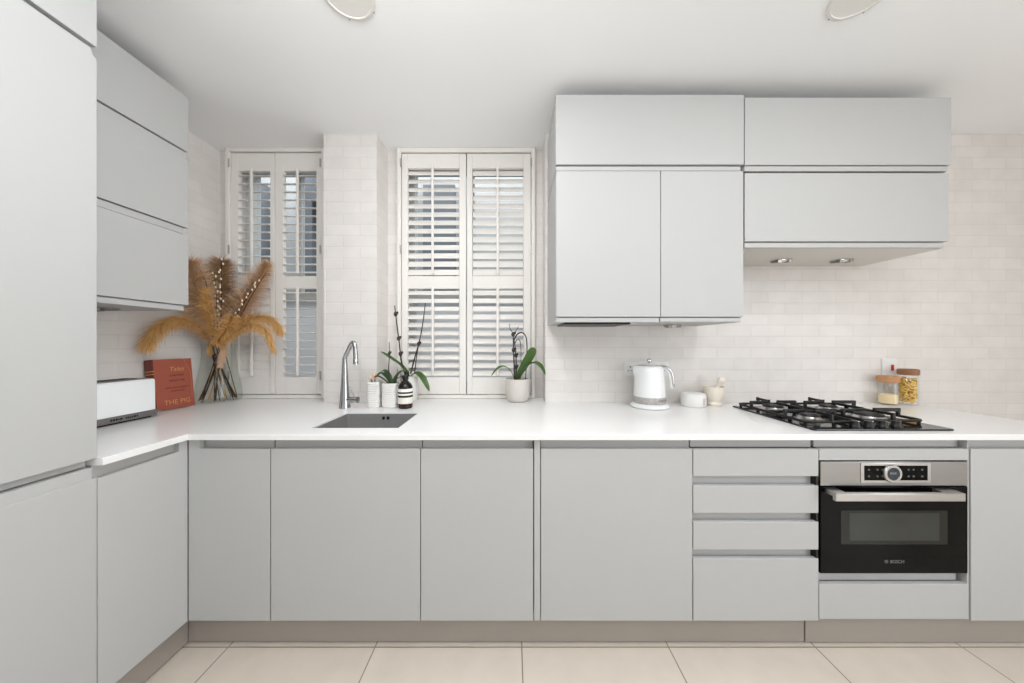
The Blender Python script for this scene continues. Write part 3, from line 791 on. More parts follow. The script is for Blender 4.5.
m = MB().tube(hp2, [0.008] * len(hp2), 10); m.build('handle_grip', 'white_plastic', hn)

# socket and spur on the tiled wall
zx0, zx1 = (624 - CX) / (F / YW), (668 - CX) / (F / YW)
z1 = H - (361.5 - CY) / (F / YW); z0 = z1 - 0.088
r = thing('wall_socket', ((zx0 + zx1) / 2, YW, z0), 'white wall socket plate half hidden behind the kettle', 'wall socket')
m = MB().box(zx0, zx1, YW - 0.009, YW - 0.0005, z0, z1, 0.003); m.build('socket_plate', 'white_plastic', r)
m = MB()
for cx in (zx0 + 0.035, zx0 + 0.11, zx1 - 0.035):
    for (dx, dz, w, h) in ((0, 0.016, 0.0035, 0.006), (-0.011, -0.006, 0.0055, 0.003), (0.011, -0.006, 0.0055, 0.003)):
        m.box(cx + dx - w, cx + dx + w, YW - 0.0094, YW - 0.0088, z0 + 0.040 + dz - h, z0 + 0.040 + dz + h)
m.build('socket_holes', 'grey_print', r, smooth=False)
for cx in (zx0 + 0.018, zx1 - 0.018):
    MB().box(cx - 0.006, cx + 0.006, YW - 0.012, YW - 0.0085, z0 + 0.058, z0 + 0.078, 0.002).build('rocker', 'white_plastic', r)
sx = 2.262; zc = H - (367.5 - CY) / (F / YW)
r = thing('fused_switch', (sx, YW, zc - 0.043), 'white fused switch with red neon on the wall above the storage jars', 'wall switch')
m = MB().box(sx - 0.043, sx + 0.043, YW - 0.010, YW - 0.0005, zc - 0.055, zc + 0.055, 0.003); m.build('switch_plate', 'white_plastic', r)
m = MB().box(sx + 0.005, sx + 0.021, YW - 0.014, YW - 0.0095, zc - 0.018, zc + 0.018, 0.002); m.build('red_rocker', 'red_neon', r)
m = MB().box(sx - 0.025, sx - 0.010, YW - 0.012, YW - 0.0095, zc - 0.012, zc + 0.012, 0.001); m.build('fuse_holder', 'white_plastic', r)

# ------------------------------------------------------------------ tub, mortar, pestle, jars
bx, by = 1.030, 1.80
r = thing('white_tub', (bx, by, WT), 'small round white tub with tiny grey marks between kettle and mortar', 'tub')
m = MB().lathe([(0.058, 0), (0.063, 0.002), (0.0650, 0.008), (0.0650, 0.060), (0.0635, 0.066), (0.060, 0.068)], (bx, by, WT + 0.0003), n=44); m.build('tub_body', 'white_plastic', r)
m = MB().lathe([(0.0605, 0.0683), (0.0612, 0.0715), (0.058, 0.0740), (0.02, 0.0755), (0.01, 0.0756)], (bx, by, WT), n=44); m.build('lid', 'white_plastic', r)
m = MB()
for k in range(4):
    for q in range(2):
        a = R(-70 + q * 8); M = Matrix.Translation((bx + 0.0651 * math.cos(a), by + 0.0651 * math.sin(a), WT + 0.018 + k * 0.009)) @ Matrix.Rotation(a, 4, 'Z')
        m.box(-0.0003, 0.0005, -0.0032, 0.0032, -0.0017, 0.0017, M=M)
m.build('tub_markings', 'grey_print', r, smooth=False)

mx_, my_ = 1.160, 1.815
r = thing('mortar', (mx_, my_, WT), 'cream stone mortar bowl on a round foot, right of the white tub', 'mortar')
m = MB().lathe([(0.0364, 0), (0.0391, 0.004), (0.0391, 0.014), (0.0328, 0.022), (0.0346, 0.028), (0.0473, 0.05), (0.0532, 0.078), (0.0541, 0.106), (0.0510, 0.109), (0.0473, 0.106), (0.0437, 0.075), (0.0328, 0.045), (0.0109, 0.036)], (mx_, my_, WT + 0.0003), n=44)
m.build('mortar_bowl', 'cream_marble', r)
a = Vector((mx_ - 0.012, my_ - 0.005, WT + 0.056)); b = Vector((mx_ + 0.040, my_ - 0.004, WT + 0.148)); d = (b - a).normalized()
o = MB().tube([a, a + d * 0.012, a + d * 0.05, a + d * 0.078, a + d * 0.084, a + d * 0.098, a + d * 0.112, a + d * 0.120, a + d * 0.122], [0.012, 0.0145, 0.0125, 0.012, 0.017, 0.0215, 0.0195, 0.010, 0.003], 20).build('pestle', 'cream_marble', origin=a)
tag(o, 'cream stone pestle leaning out of the mortar', 'pestle')

def jar(x, y, rad, h, lid_h, lid_mat, label):
    r = thing('storage_jar', (x, y, WT), label, 'storage jar', 'glass storage jars by the hob')
    hb = h - lid_h
    m = MB().lathe([(rad - 0.006, 0), (rad, 0.006), (rad, hb - 0.004), (rad - 0.003, hb), (rad - 0.005, hb - 0.001), (rad - 0.0045, hb - 0.006), (rad - 0.0045, 0.01), (rad - 0.01, 0.006)], (x, y, WT + 0.0003), n=44)
    m.build('jar_glass', 'clear_glass', r)
    m = MB().lathe([(rad - 0.002, hb + 0.0005), (rad + 0.002, hb + 0.004), (rad + 0.002, h - 0.005), (rad - 0.002, h - 0.001), (rad - 0.01, h)], (x, y, WT), n=44); m.build('lid', lid_mat, r)
jx, jy = 2.185, 1.835
jar(jx, jy, 0.0435, 0.170, 0.040, 'cork', 'short glass jar with a cork lid, part filled with pale grain')
o = MB().lathe([(0.030, 0), (0.0380, 0.004), (0.0383, 0.050), (0.034, 0.054), (0.02, 0.057), (0.004, 0.058)], (jx, jy, WT + 0.0072), n=40).build('pale_grain', 'grain', origin=(jx, jy, WT))
tag(o, 'pale grain heaped in the bottom of the short jar', 'grain', kind='stuff')
jx2, jy2 = 2.290, 1.826
jar(jx2, jy2, 0.0415, 0.210, 0.036, 'dark_wood', 'tall glass jar with a dark wooden lid, full of yellow pasta')
rg = random.Random(11); m = MB()
for k in range(150):
    z = WT + 0.02 + 0.135 * rg.random(); rr = 0.032 * math.sqrt(rg.random()); a = rg.random() * 6.283
    c = Vector((jx2 + rr * math.cos(a), jy2 + rr * math.sin(a), z))
    d = Vector((rg.gauss(0, 1), rg.gauss(0, 1), rg.gauss(0, 0.8))).normalized(); e = d.cross(Vector((rg.random(), rg.random(), rg.random()))).normalized()
    pts = []
    for q in range(7):
        t = (q / 6 - 0.5) * 2
        p = c + d * t * 0.016 + e * (0.006 * math.sin(t * 4))
        dx, dy = p.x - jx2, p.y - jy2; L = math.hypot(dx, dy)
        if L > 0.0330: p.x = jx2 + dx / L * 0.033; p.y = jy2 + dy / L * 0.033
        p.z = min(max(p.z, WT + 0.012), WT + 0.167)
        pts.append(p)
    m.tube(pts, 0.0034, 6)
o = m.build('dry_pasta', 'pasta', origin=(jx2, jy2, WT))
tag(o, 'yellow dried pasta filling the tall jar', 'pasta', kind='stuff')

# ------------------------------------------------------------------ toaster
fx = -1.747; ya, yb = 1.13, 1.546; tz = WT + 0.187; bxk = -1.893
r = thing('toaster', ((fx + bxk) / 2, (ya + yb) / 2, WT), 'long white toaster with a steel base strip standing beside the red cookbook', 'toaster')
m = MB().prism([(bxk, WT + 0.036), (fx, WT + 0.036), (fx - 0.003, tz - 0.006), (fx - 0.010, tz), (bxk + 0.010, tz), (bxk, tz - 0.006)], 'y', ya, yb - 0.006, 0.002)
m.build('toaster_shell', 'toaster_white', r)
m = MB().box(bxk - 0.001, fx + 0.0015, ya, yb, WT + 0.009, WT + 0.0355, 0.002); st = m.build('base_strip', 'steel', r)
m = MB()
rg = random.Random(5)
yy = 1.365
while yy < 1.462:
    w = 0.004 + rg.random() * 0.004
    if not 1.405 < yy < 1.412: m.box(fx + 0.0015, fx + 0.0021, yy, yy + w, WT + 0.018, WT + 0.018 + 0.006 + rg.random() * 0.003)
    yy += w + 0.0025
m.build('strip_marks', 'label_black', st, smooth=False)
m = MB().box(bxk + 0.012, fx - 0.012, ya + 0.01, yb - 0.014, WT + 0.0005, WT + 0.0088, 0.001); m.build('foot', 'black_plastic', r)
m = MB().box(bxk + 0.022, fx - 0.022, ya + 0.012, yb - 0.020, tz + 0.0003, tz + 0.004, 0.0015); tp = m.build('top_plate', 'steel', r)
for xx in (bxk + 0.050, fx - 0.050):
    MB().box(xx - 0.013, xx + 0.013, ya + 0.03, yb - 0.045, tz + 0.0035, tz + 0.0048).build('bread_slot', 'cabinet_inside', tp, smooth=False)
m = MB().tube([(fx + 0.0, yb - 0.002, WT + 0.022), (fx + 0.0, yb + 0.010, WT + 0.022)], 0.008, 14); m.build('dial', 'chrome', r)

# ------------------------------------------------------------------ cookbook
A = Vector((-1.836, 1.622, WT + 0.0008)); u = Vector((0.12, 0.993, 0)).normalized(); n0 = Vector((0.993, -0.12, 0)).normalized()
bw, bh, bt = 0.178, 0.268, 0.055
lean = 0.10
up = (Vector((0, 0, 1)) * math.cos(lean) - n0 * math.sin(lean)).normalized(); nn = u.cross(up).normalized()
if nn.dot(n0) < 0: nn = -nn
BM = Matrix(((u.x, up.x, nn.x, A.x), (u.y, up.y, nn.y, A.y), (u.z, up.z, nn.z, A.z), (0, 0, 0, 1)))  # local: x along cover, y up, z out of the cover
BM = BM @ Matrix.Translation((0, 0.0052, 0))
r = thing('cookbook', A + u * bw / 2, 'rust-red hardback cookbook with gold lettering leaning on the left wall by the toaster', 'book')
m = MB(); m.box(0.003, bw, 0, bh, -0.003, 0, 0.0008, M=BM); m.box(0.003, bw, 0, bh, -bt, -bt + 0.003, 0.0008, M=BM); cv = m.build('cover', 'book_cover', r)
m = MB()
sp = [(0.0035, 0.0), (0.0, -0.006), (-0.002, -bt / 2), (0.0, -bt + 0.006), (0.0035, -bt), (0.0065, -bt + 0.003), (0.0065, -0.003)]
pv = [[m.bm.verts.new(BM @ Vector((x, yy, z))) for x, z in sp] for yy in (0, bh)]
for i in range(len(sp)):
    j = (i + 1) % len(sp); m.bm.faces.new((pv[0][i], pv[0][j], pv[1][j], pv[1][i]))
m.bm.faces.new(pv[0]); m.bm.faces.new(pv[1][::-1])
spn = m.build('spine', 'book_spine', r)
m = MB()
for yy in (0.205, 0.190): m.box(-0.0026, 0.004, yy, yy + 0.004, -bt + 0.006, 0.0002, M=BM)
m.build('spine_bands', 'gold_foil', spn, smooth=False)
m = MB().box(0.007, bw - 0.004, 0.003, bh - 0.003, -bt + 0.0035, -0.0035, M=BM); m.build('pages', 'paper', r, smooth=False)
m = MB(); m.text('THE PIG', 0.034, BM @ Matrix.Translation((0.097, 0.035, 0.0002)), 0.0003)
sh_ = Matrix.Identity(4); sh_[0][1] = 0.35
m.text('Tales', 0.033, BM @ Matrix.Translation((0.105, 0.212, 0.0002)) @ sh_, 0.0003)
m.build('gold_lettering', 'gold_foil', cv, smooth=False)
m = MB()
for t, s_, yy in (('& RECIPES', 0.015, 0.178), ('FROM THE', 0.015, 0.150), ('KITCHEN GARDEN', 0.0125, 0.112), ('& BEYOND', 0.0125, 0.094)):
    m.text(t, s_, BM @ Matrix.Translation((0.102, yy, 0.0002)), 0.0003)
m.build('small_lettering', 'book_ink', cv, smooth=False)
m = MB(); m.tube([BM @ Vector(p) for p in ((0.138, bh, 0.001), (0.150, 0.235, 0.0012), (0.168, 0.190, 0.0012))], 0.0009, 6); m.tube([BM @ Vector(p) for p in ((0.168, 0.188, 0.001), (0.169, 0.12, 0.001), (0.166, 0.05, 0.001))], 0.0005, 6)
m.build('gold_line', 'gold_foil', cv, smooth=False)

# ------------------------------------------------------------------ vase and dried flowers
vx, vy = -1.797, 1.925
vr = thing('glass_vase', (vx, vy, WT), 'tall clear glass vase, wide at the base, holding the dried pampas', 'vase')
po = [(0.095, 0.0), (0.108, 0.004), (0.1125, 0.018), (0.1115, 0.045), (0.104, 0.12), (0.090, 0.20), (0.080, 0.28), (0.0805, 0.33), (0.086, 0.352)]
pin = [(max(0.01, q - 0.004), z + (0.008 if z < 0.02 else 0)) for q, z in po][::-1]
m = MB().lathe(po + pin[:-1] + [(0.02, 0.012)], (vx, vy, WT + 0.0003), n=56)
m.build('vase_glass', 'vase_glass', vr)

def clampX(p, rmin=0.0):
    p = Vector(p)
    if p.x < XL + 0.004: p.x = XL + 0.004
    if p.y > YS - 0.02 and p.x < -1.2: p.y = YS - 0.02
    return p
def strands(m, sp, prof, n, length, rng, droop=0.5, spread=0.6, w=0.0016, ahead=0.9):
    N = len(sp) - 1
    for k in range(n):
        t = rng.random(); f = t * N; i = min(int(f), N - 1)
        p = sp[i].lerp(sp[i + 1], f - i); tg = (sp[min(i + 2, N)] - sp[max(i - 1, 0)]).normalized()
        rad = Vector((rng.gauss(0, 1), rng.gauss(0, 1), rng.gauss(0, 1))); rad -= tg * rad.dot(tg); rad.normalize()
        j = min(int(t * (len(prof) - 1)), len(prof) - 2); pr = prof[j] + (prof[j + 1] - prof[j]) * (t * (len(prof) - 1) - j)
        L = length * pr * (0.6 + 0.7 * rng.random())
        d0 = (tg * ahead + rad * spread * (0.5 + rng.random())).normalized()
        side = d0.cross(Vector((rng.random() - .5, rng.random() - .5, rng.random() - .5))).normalized()
        q = []; pos = p.copy(); d = d0.copy(); K = 4
        for s in range(K + 1):
            q.append(pos.copy()); d = (d + Vector((rng.gauss(0, .16), rng.gauss(0, .16), rng.gauss(0, .1) - droop / K * (0.4 + 1.2 * rng.random())))).normalized(); pos = pos + d * L / K
        prev = None
        for s, c in enumerate(q):
            ww = w * (1 - s / K * 0.75)
            a_ = m.bm.verts.new(clampX(c + side * ww)); b_ = m.bm.verts.new(clampX(c - side * ww))
            if prev: m.bm.faces.new((prev[0], prev[1], b_, a_))
            prev = (a_, b_)
neck = Vector((vx, vy, WT + 0.335))
def foot(a, rr=0.075): return Vector((vx + rr * math.cos(a), vy + rr * math.sin(a), WT + 0.018))
def in_vase(start, ang, off, rr=0.075):
    nk = neck + Vector((off[0], off[1], 0))
    return [start, nk, nk.lerp(foot(ang, rr), 0.5), foot(ang, rr)]
plumes = []
def plume(label, px_pts, prof, n, length, material, ang, off, droop=0.5, spread=0.6, seed=1, stem='stem_brown', w=0.0016, ahead=0.9, rr=0.085):
    rng = random.Random(seed)
    pts = [clampX(P(*q)) for q in px_pts]
    sp = spline(pts, 24)
    r = thing('pampas_plume', foot(ang, rr), label, 'dried grass', 'dried pampas plumes in the glass vase')
    st = spline(in_vase(pts[0], ang, off, rr), 16)
    MB().tube(st[::-1] + sp[1:-2:3], 0.0022, 6).build('stem', stem, r)
    m = MB(); strands(m, sp, prof, n, length, rng, droop, spread, w, ahead)
    m.build('plume', material, r, recalc=False)
big = [0.5, 0.9, 1.0, 1.0, 0.95, 0.8, 0.6]
plume('broad beige pampas plume leaning left, behind the end of the left wall unit', [(215, 342, 1.88), (207, 320, 1.85), (199, 297, 1.82), (193, 277, 1.79), (190, 262, 1.78)], big, 2600, 0.105, 'plume_beige', 0.3, (-0.02, -0.02), 0.8, 0.95, 1, ahead=0.75)
plume('upright brown pampas plume at the top centre of the vase', [(219, 334, 1.96), (221, 310, 1.98), (222, 290, 1.985), (222, 272, 1.99), (222, 262, 1.99)], big, 2600, 0.095, 'plume_olive', 2.6, (0.0, 0.03), 0.7, 1.0, 2, ahead=0.75)
plume('tall brown pampas plume leaning right in front of the corner shutter', [(229, 334, 1.93), (240, 312, 1.935), (251, 291, 1.94), (261, 274, 1.945), (267, 264, 1.95)], [0.8, 1.0, 1.0, 0.9, 0.7, 0.5, 0.35], 2600, 0.095, 'plume_beige', 3.6, (0.03, 0.0), 0.45, 0.8, 3, ahead=0.85)
plume('short golden plume standing against the broad beige one', [(213, 336, 1.84), (209, 318, 1.82), (206, 302, 1.80), (205, 291, 1.80)], [0.8, 1.0, 1.0, 0.8, 0.6], 800, 0.055, 'plume_gold', 5.5, (-0.015, -0.03), 0.6, 0.75, 4)
plume('long golden plume arching left over the red cookbook', [(208, 338, 1.86), (196, 325, 1.81), (181, 319, 1.75), (166, 322, 1.68), (153, 332, 1.62), (147, 343, 1.59)], [0.5, 0.8, 1.0, 1.0, 1.0, 0.8], 1900, 0.072, 'plume_gold', 5.9, (-0.03, -0.02), 1.3, 0.75, 5, ahead=0.8)
plume('golden plume arching right, the upper of two drooping on the right side', [(226, 338, 1.89), (237, 325, 1.88), (251, 318, 1.88), (265, 317, 1.885), (275, 323, 1.89), (280, 331, 1.895)], [0.5, 0.9, 1.0, 1.0, 0.9, 0.6], 1600, 0.066, 'plume_gold', 4.0, (0.03, -0.02), 1.1, 0.62, 6, ahead=0.85)
plume('golden plume drooping right, the lower one with its tip hanging beside the vase', [(225, 341, 1.88), (237, 331, 1.86), (251, 325, 1.85), (263, 328, 1.85), (270, 339, 1.85), (273, 350, 1.85)], [0.5, 0.8, 1.0, 0.9, 0.7, 0.5], 1400, 0.060, 'plume_gold', 3.4, (0.03, -0.03), 1.1, 0.55, 7, ahead=0.85)
plume('golden tuft bunched at the front of the vase mouth', [(217, 344, 1.85), (222, 335, 1.835), (229, 326, 1.835), (232, 318, 1.84)], [0.9, 1.0, 1.0, 0.8], 1300, 0.062, 'plume_gold', 1.6, (0.01, -0.05), 0.9, 1.0, 8, ahead=0.7)
plume('brown plume bending right behind the twigs', [(220, 320, 1.93), (226, 306, 1.94), (237, 299, 1.95), (249, 297, 1.955)], [0.7, 1.0, 1.0, 0.7], 900, 0.055, 'plume_olive', 0.9, (0.01, 0.02), 0.6, 0.75, 9)
plume('small pale pink plume hanging down inside the vase neck', [(221, 344, 1.865), (223, 350, 1.862), (222, 358, 1.862), (220, 366, 1.864)], [0.6, 1.0, 1.0, 0.6], 700, 0.034, 'plume_pink', 2.0, (0.0, -0.055), 0.2, 0.7, 10, ahead=0.9)
plume('beige plume slumped inside the left of the vase neck', [(214, 340, 1.88), (211, 345, 1.875), (210, 352, 1.875)], [0.6, 1.0, 0.7], 450, 0.04, 'plume_gold', 0.5, (-0.045, -0.02), 0.4, 0.5, 12)
def grass_stem(label, ang, rr, material, topoff):
    pts = spline([neck + Vector((topoff[0], topoff[1], 0.03)), neck.lerp(foot(ang, rr), 0.5) + Vector((topoff[0] * .5, topoff[1] * .5, 0)), foot(ang, rr)], 10)
    o = MB().tube(pts, 0.0024, 6).build('dried_stem', material, origin=foot(ang, rr))
    tag(o, label, 'dried stem', 'bare stems fanned out inside the glass vase')
for i, (a, rr) in enumerate(((3.2, 0.095), (3.9, 0.09), (4.5, 0.085), (4.9, 0.08), (5.3, 0.085), (5.8, 0.09), (6.2, 0.095), (4.2, 0.05), (5.1, 0.05))):
    grass_stem('bare dried stem fanned out with the others inside the glass vase', a, rr, 'stem_straw' if i % 2 else 'stem_brown', (0.05 * math.cos(a + math.pi) * 0.6, 0.05 * math.sin(a + math.pi) * 0.6))
catkin_mesh = None
def willow(label, px_pts, ang, off, nb, seed, side=0.012):
    global catkin_mesh
    rng = random.Random(seed); pts = [clampX(P(*q)) for q in px_pts]; sp = spline(pts, 30)
    r = thing('willow_twig', foot(ang), label, 'dried twig', 'dark twigs in the glass vase')
    st = spline(in_vase(pts[0], ang, off), 14)
    m = MB().tube(st[::-1] + sp[1:], [0.0022] * 14 + [0.0022 - 0.0012 * k / 31 for k in range(len(sp) + 0)], 6)
    m.build('stem', 'twig', r)
    root_w = worldpos(r)
    for k in range(nb):
        t = 0.15 + 0.82 * k / max(1, nb - 1); p = sp[int(t * 30)] + Vector((rng.uniform(-1, 1) * side, rng.uniform(-1, 0.2) * side * .6, rng.uniform(-.3, .3) * side))
        p = clampX(p)
        if catkin_mesh is None:
            o = MB().ball((0, 0, 0), 0.0062, 0.8, 0.8, 1.25, 8, 6).build('catkin', 'catkin', None)
            catkin_mesh = o.data
        else:
            o = bpy.data.objects.new('catkin', catkin_mesh); COL.objects.link(o)
        o.parent = r; o.location = p - root_w
willow('dark twig with pale catkins standing upright at the vase centre', [(221, 336, 1.885), (221, 312, 1.88), (221.5, 285, 1.88), (221, 258, 1.885)], 1.2, (0.0, -0.04), 16, 21)
willow('dark twig with pale catkins just left of the upright one', [(218, 336, 1.885), (217, 315, 1.88), (216, 292, 1.875), (214, 272, 1.87)], 0.6, (-0.02, -0.04), 13, 22)
willow('dark twig with pale catkins slanting right in front of the shutter', [(232, 322, 1.89), (242, 306, 1.885), (252, 290, 1.885), (259, 280, 1.885)], 3.9, (0.02, -0.02), 12, 23)
willow('dark twig without catkins slanting right, lowest of the twigs', [(236, 326, 1.89), (246, 306, 1.88), (257, 287, 1.88), (266, 273, 1.88)], 4.3, (0.035, -0.02), 0, 24)
willow('dark looping twig at the left beside the wall unit', [(214, 320, 1.85), (206, 283, 1.82), (199, 269, 1.81), (192, 263, 1.80), (189, 266, 1.79)], 5.2, (-0.02, -0.01), 3, 25)

# ------------------------------------------------------------------ plants by the sink
def leaf(root, pts, width, material, twist=0.0, fold=0.25, tip=0.8, broad=False, upv=None):
    sp = spline(pts, 18); m = MB(); rows = []
    for i, p in enumerate(sp):
        t = i / 18; tg = (sp[min(i + 1, 18)] - sp[max(i - 1, 0)]).normalized()
        sd = tg.cross(Vector(upv or (math.sin(twist), -math.cos(twist) * 0.3, 1)).normalized()).normalized(); nr = sd.cross(tg).normalized()
        if nr.z < 0: nr = -nr
        w = width * (0.28 + 0.72 * math.sin(math.pi * min(1, t * 0.9 + 0.12)) ** 0.8) * (1 if t < tip else max(0.02, math.sqrt(max(0, 1 - ((t - tip) / (1 - tip)) ** 2))))
        if broad: w = width * math.sin(math.pi * (0.13 + 0.55 * t)) * (1 if t < 0.72 else max(0.03, math.sqrt(max(0, 1 - ((t - 0.72) / 0.28) ** 2))))
        rows.append([m.bm.verts.new(p + sd * w * k + nr * abs(k) * w * fold) for k in (-1, -0.5, 0, 0.5, 1)])
    for a, b in zip(rows[:-1], rows[1:]):
        for k in range(4): m.bm.faces.new((a[k], a[k + 1], b[k + 1], b[k]))
    bmesh.ops.recalc_face_normals(m.bm, faces=m.bm.faces[:])
    gm = bmesh.ops.solidify(m.bm, geom=m.bm.faces[:], thickness=0.0012)
    return m.build('leaf', material, root, angle=60)
def spike(root, pts, r0, nodes=(), n=24):
    sp = spline(pts, n); m = MB().tube(sp, [r0 * (1 - 0.5 * i / n) for i in range(n + 1)], 8)
    for t in nodes:
        p = sp[int(t * n)]; m.ball(p, r0 * 2.0, 1.1, 1.1, 1.4, 8, 6)
        m.ball(p + Vector((r0 * 2, 0, r0 * 1.5)), r0 * 1.2, 1, 1, 1.3, 8, 6)
    return m.build('flower_spike', 'spike_dark', root)
def ribbed(h, w0, w1, n=11):
    prof = [(w0 * 0.96, 0)]
    for k in range(n):
        z0 = 0.003 + (h - 0.008) * k / n; z1 = 0.003 + (h - 0.008) * (k + 1) / n; w = w0 + (w1 - w0) * (k + 0.5) / n
        prof += [(w, z0 + (z1 - z0) * 0.12), (w + 0.0024, (z0 + z1) / 2), (w, z0 + (z1 - z0) * 0.88)]
    prof += [(w1, h - 0.002), (w1 - 0.0015, h), (w1 - 0.005, h - 0.001), (w1 - 0.006, h - 0.02), (0.01, h - 0.021)]
    return prof
p1 = (-0.776, 1.772)
r = thing('plant_pot', (p1[0], p1[1], WT), 'slim ribbed white pot nearest the tap, with dried buds showing above its rim', 'plant pot', 'ribbed white pots behind the sink')
MB().lathe(ribbed(0.143, 0.0325, 0.0335), (p1[0], p1[1], WT + 0.0003), n=40, power=5).build('pot', 'white_ceramic', r)
rg = random.Random(4); m = MB(); m2 = MB()
for k in range(9):
    c = Vector((p1[0] - 0.012 + rg.uniform(-0.016, 0.016), p1[1] + rg.uniform(-0.014, 0.014), WT + 0.152 + rg.uniform(0, 0.042)))
    m.ball(c, 0.0075, 1, 1, 1.15, 8, 6); m2.tube([(c.x * 0.4 + p1[0] * 0.6, c.y * 0.4 + p1[1] * 0.6, WT + 0.124), c], 0.0014, 5)
b = m2.build('bud_stalks', 'bud_brown', r); m.build('dried_buds', 'bud_pink', r)

p2 = (-0.686, 1.772)
r = thing('potted_orchid', (p2[0], p2[1], WT), 'small orchid with short arching leaves in a ribbed white pot, second from the tap', 'potted plant', 'orchids by the window')
MB().lathe(ribbed(0.136, 0.0395, 0.0405), (p2[0], p2[1], WT + 0.0003), n=40, power=5).build('pot', 'white_ceramic', r)
MB().lathe([(0.034, 0.1155), (0.034, 0.121), (0.02, 0.124), (0.004, 0.125)], (p2[0], p2[1], WT), n=24).build('soil', 'soil', r)
Y = 1.772
leaf(r, [P(391, 385, Y), P(387, 378, Y - .01), P(381, 373.5, Y - .02), P(376.5, 377, Y - .03)], 0.016, 'leaf_dark')
leaf(r, [P(390, 385, Y), P(384, 380, Y - .02), P(378, 376.5, Y - .04), P(374, 377.5, Y - .05)], 0.015, 'leaf_dark')
leaf(r, [P(392, 385, Y), P(389, 376, Y), P(384, 370.5, Y + .01), P(378.5, 374, Y + .02)], 0.014, 'leaf_dark')
leaf(r, [P(393, 385, Y), P(397, 379, Y - .01), P(402, 376.5, Y - .03), P(405, 378.5, Y - .04)], 0.015, 'leaf_dark')
leaf(r, [P(393, 385, Y), P(396, 378, Y + .02), P(400, 372.5, Y + .03), P(404, 371, Y + .04)], 0.014, 'leaf_dark')
spike(r, [P(391, 385, Y), P(388.8, 370, Y), P(389.3, 355, Y), P(389.2, 342, Y)], 0.0040, (0.72,))
spike(r, [P(396, 383, Y), P(397, 375, Y), P(397.5, 369, Y)], 0.0022)

p3 = (-0.640, 1.975)
r = thing('potted_orchid', (p3[0], p3[1], WT), 'tall two-stemmed orchid in a plain white pot, behind the soap bottle', 'potted plant', 'orchids by the window')
MB().lathe([(0.036, 0), (0.038, 0.003), (0.0485, 0.148), (0.0480, 0.151), (0.0455, 0.150), (0.043, 0.13), (0.01, 0.128)], (p3[0], p3[1], WT + 0.0003), n=40).build('pot', 'white_ceramic', r)
MB().lathe([(0.040, 0.1315), (0.040, 0.136), (0.02, 0.140), (0.004, 0.141)], (p3[0], p3[1], WT), n=24).build('soil', 'soil', r)
Y = 1.965
leaf(r, [P(408, 376, Y), P(401, 366.5, Y - .02), P(391, 359, Y - .05), P(380.5, 351.5, Y - .07)], 0.027, 'leaf_green', fold=0.3)
leaf(r, [P(411, 376, Y), P(416, 373, Y - .02), P(422, 377, Y - .05), P(426, 384, Y - .07), P(429.5, 391.5, Y - .08)], 0.020, 'leaf_green', fold=0.3)
leaf(r, [P(409, 376, Y), P(407, 371.5, Y - .03), P(411, 370.3, Y - .06), P(415.5, 371.5, Y - .08)], 0.010, 'leaf_green')
spike(r, [P(406, 376, Y), P(401.5, 362, Y - .01), P(399.5, 345, Y - .01), P(397, 325, Y), P(394.6, 305.5, Y)], 0.0056, (0.38, 0.6, 0.9))
spike(r, [P(410.5, 374, Y), P(415, 357, Y), P(419.5, 341, Y), P(423, 322, Y), P(425.4, 303, Y)], 0.0052, (0.48,))
spike(r, [P(414.5, 374, Y), P(416.5, 357, Y), P(419.5, 341, Y)], 0.0040)

sx_, sy_ = -0.596, 1.745
r = thing('soap_bottle', (sx_, sy_, WT), 'dark brown soap bottle with a cream label and two black bands, behind the sink', 'bottle')
MB().lathe([(0.034, 0), (0.0375, 0.003), (0.0388, 0.012), (0.0388, 0.112), (0.0370, 0.122), (0.030, 0.134), (0.019, 0.145), (0.0135, 0.151), (0.0135, 0.156)], (sx_, sy_, WT + 0.0003), n=40).build('bottle_body', 'amber_glass', r)
MB().lathe([(0.0389, 0.008), (0.0390, 0.0275)], (sx_, sy_, WT), n=40, cap=False).build('liquid', 'amber_liquid', r)
lb = MB().lathe([(0.0390, 0.028), (0.0393, 0.0285), (0.0393, 0.1085), (0.0390, 0.109)], (sx_, sy_, WT), n=40, cap=False).build('paper_label', 'label_cream', r)
m = MB()
for (a, b) in ((0.062, 0.0735), (0.083, 0.0925)):
    m.lathe([(0.0396, a), (0.0396, b)], (sx_, sy_, WT), n=40, cap=False)
m.build('black_bands', 'label_black', lb)
cp = MB().lathe([(0.0155, 0.1565), (0.0165, 0.159), (0.0165, 0.176), (0.014, 0.180), (0.006, 0.181), (0.006, 0.193), (0.004, 0.194)], (sx_, sy_, WT), n=24)
cp.box(sx_ - 0.006, sx_ + 0.020, sy_ - 0.006, sy_ + 0.006, WT + 0.192, WT + 0.199, 0.002)
cp.build('pump_top', 'black_plastic', r)

p4 = (0.028, 1.945)
r = thing('potted_orchid', (p4[0], p4[1], WT), 'orchid with bare curling stems in a pale stone pot, standing alone right of the shutter', 'potted plant', 'orchids by the window')
MB().lathe([(0.052, 0), (0.060, 0.004), (0.067, 0.014), (0.071, 0.026), (0.0735, 0.034), (0.0745, 0.12), (0.0735, 0.139), (0.071, 0.140), (0.069, 0.136), (0.068, 0.12), (0.01, 0.118)], (p4[0], p4[1], WT + 0.0003), n=48).build('pot', 'stone_pot', r)
MB().lathe([(0.0655, 0.1205), (0.0655, 0.126), (0.04, 0.129), (0.006, 0.131)], (p4[0], p4[1], WT), n=28).build('soil', 'soil', r)
Y = 1.93
leaf(r, [P(514.5, 380, Y), P(510, 370, Y - .02), P(503, 366.3, Y - .04), P(497, 369, Y - .06), P(491, 376, Y - .07)], 0.013, 'leaf_green', fold=0.2)
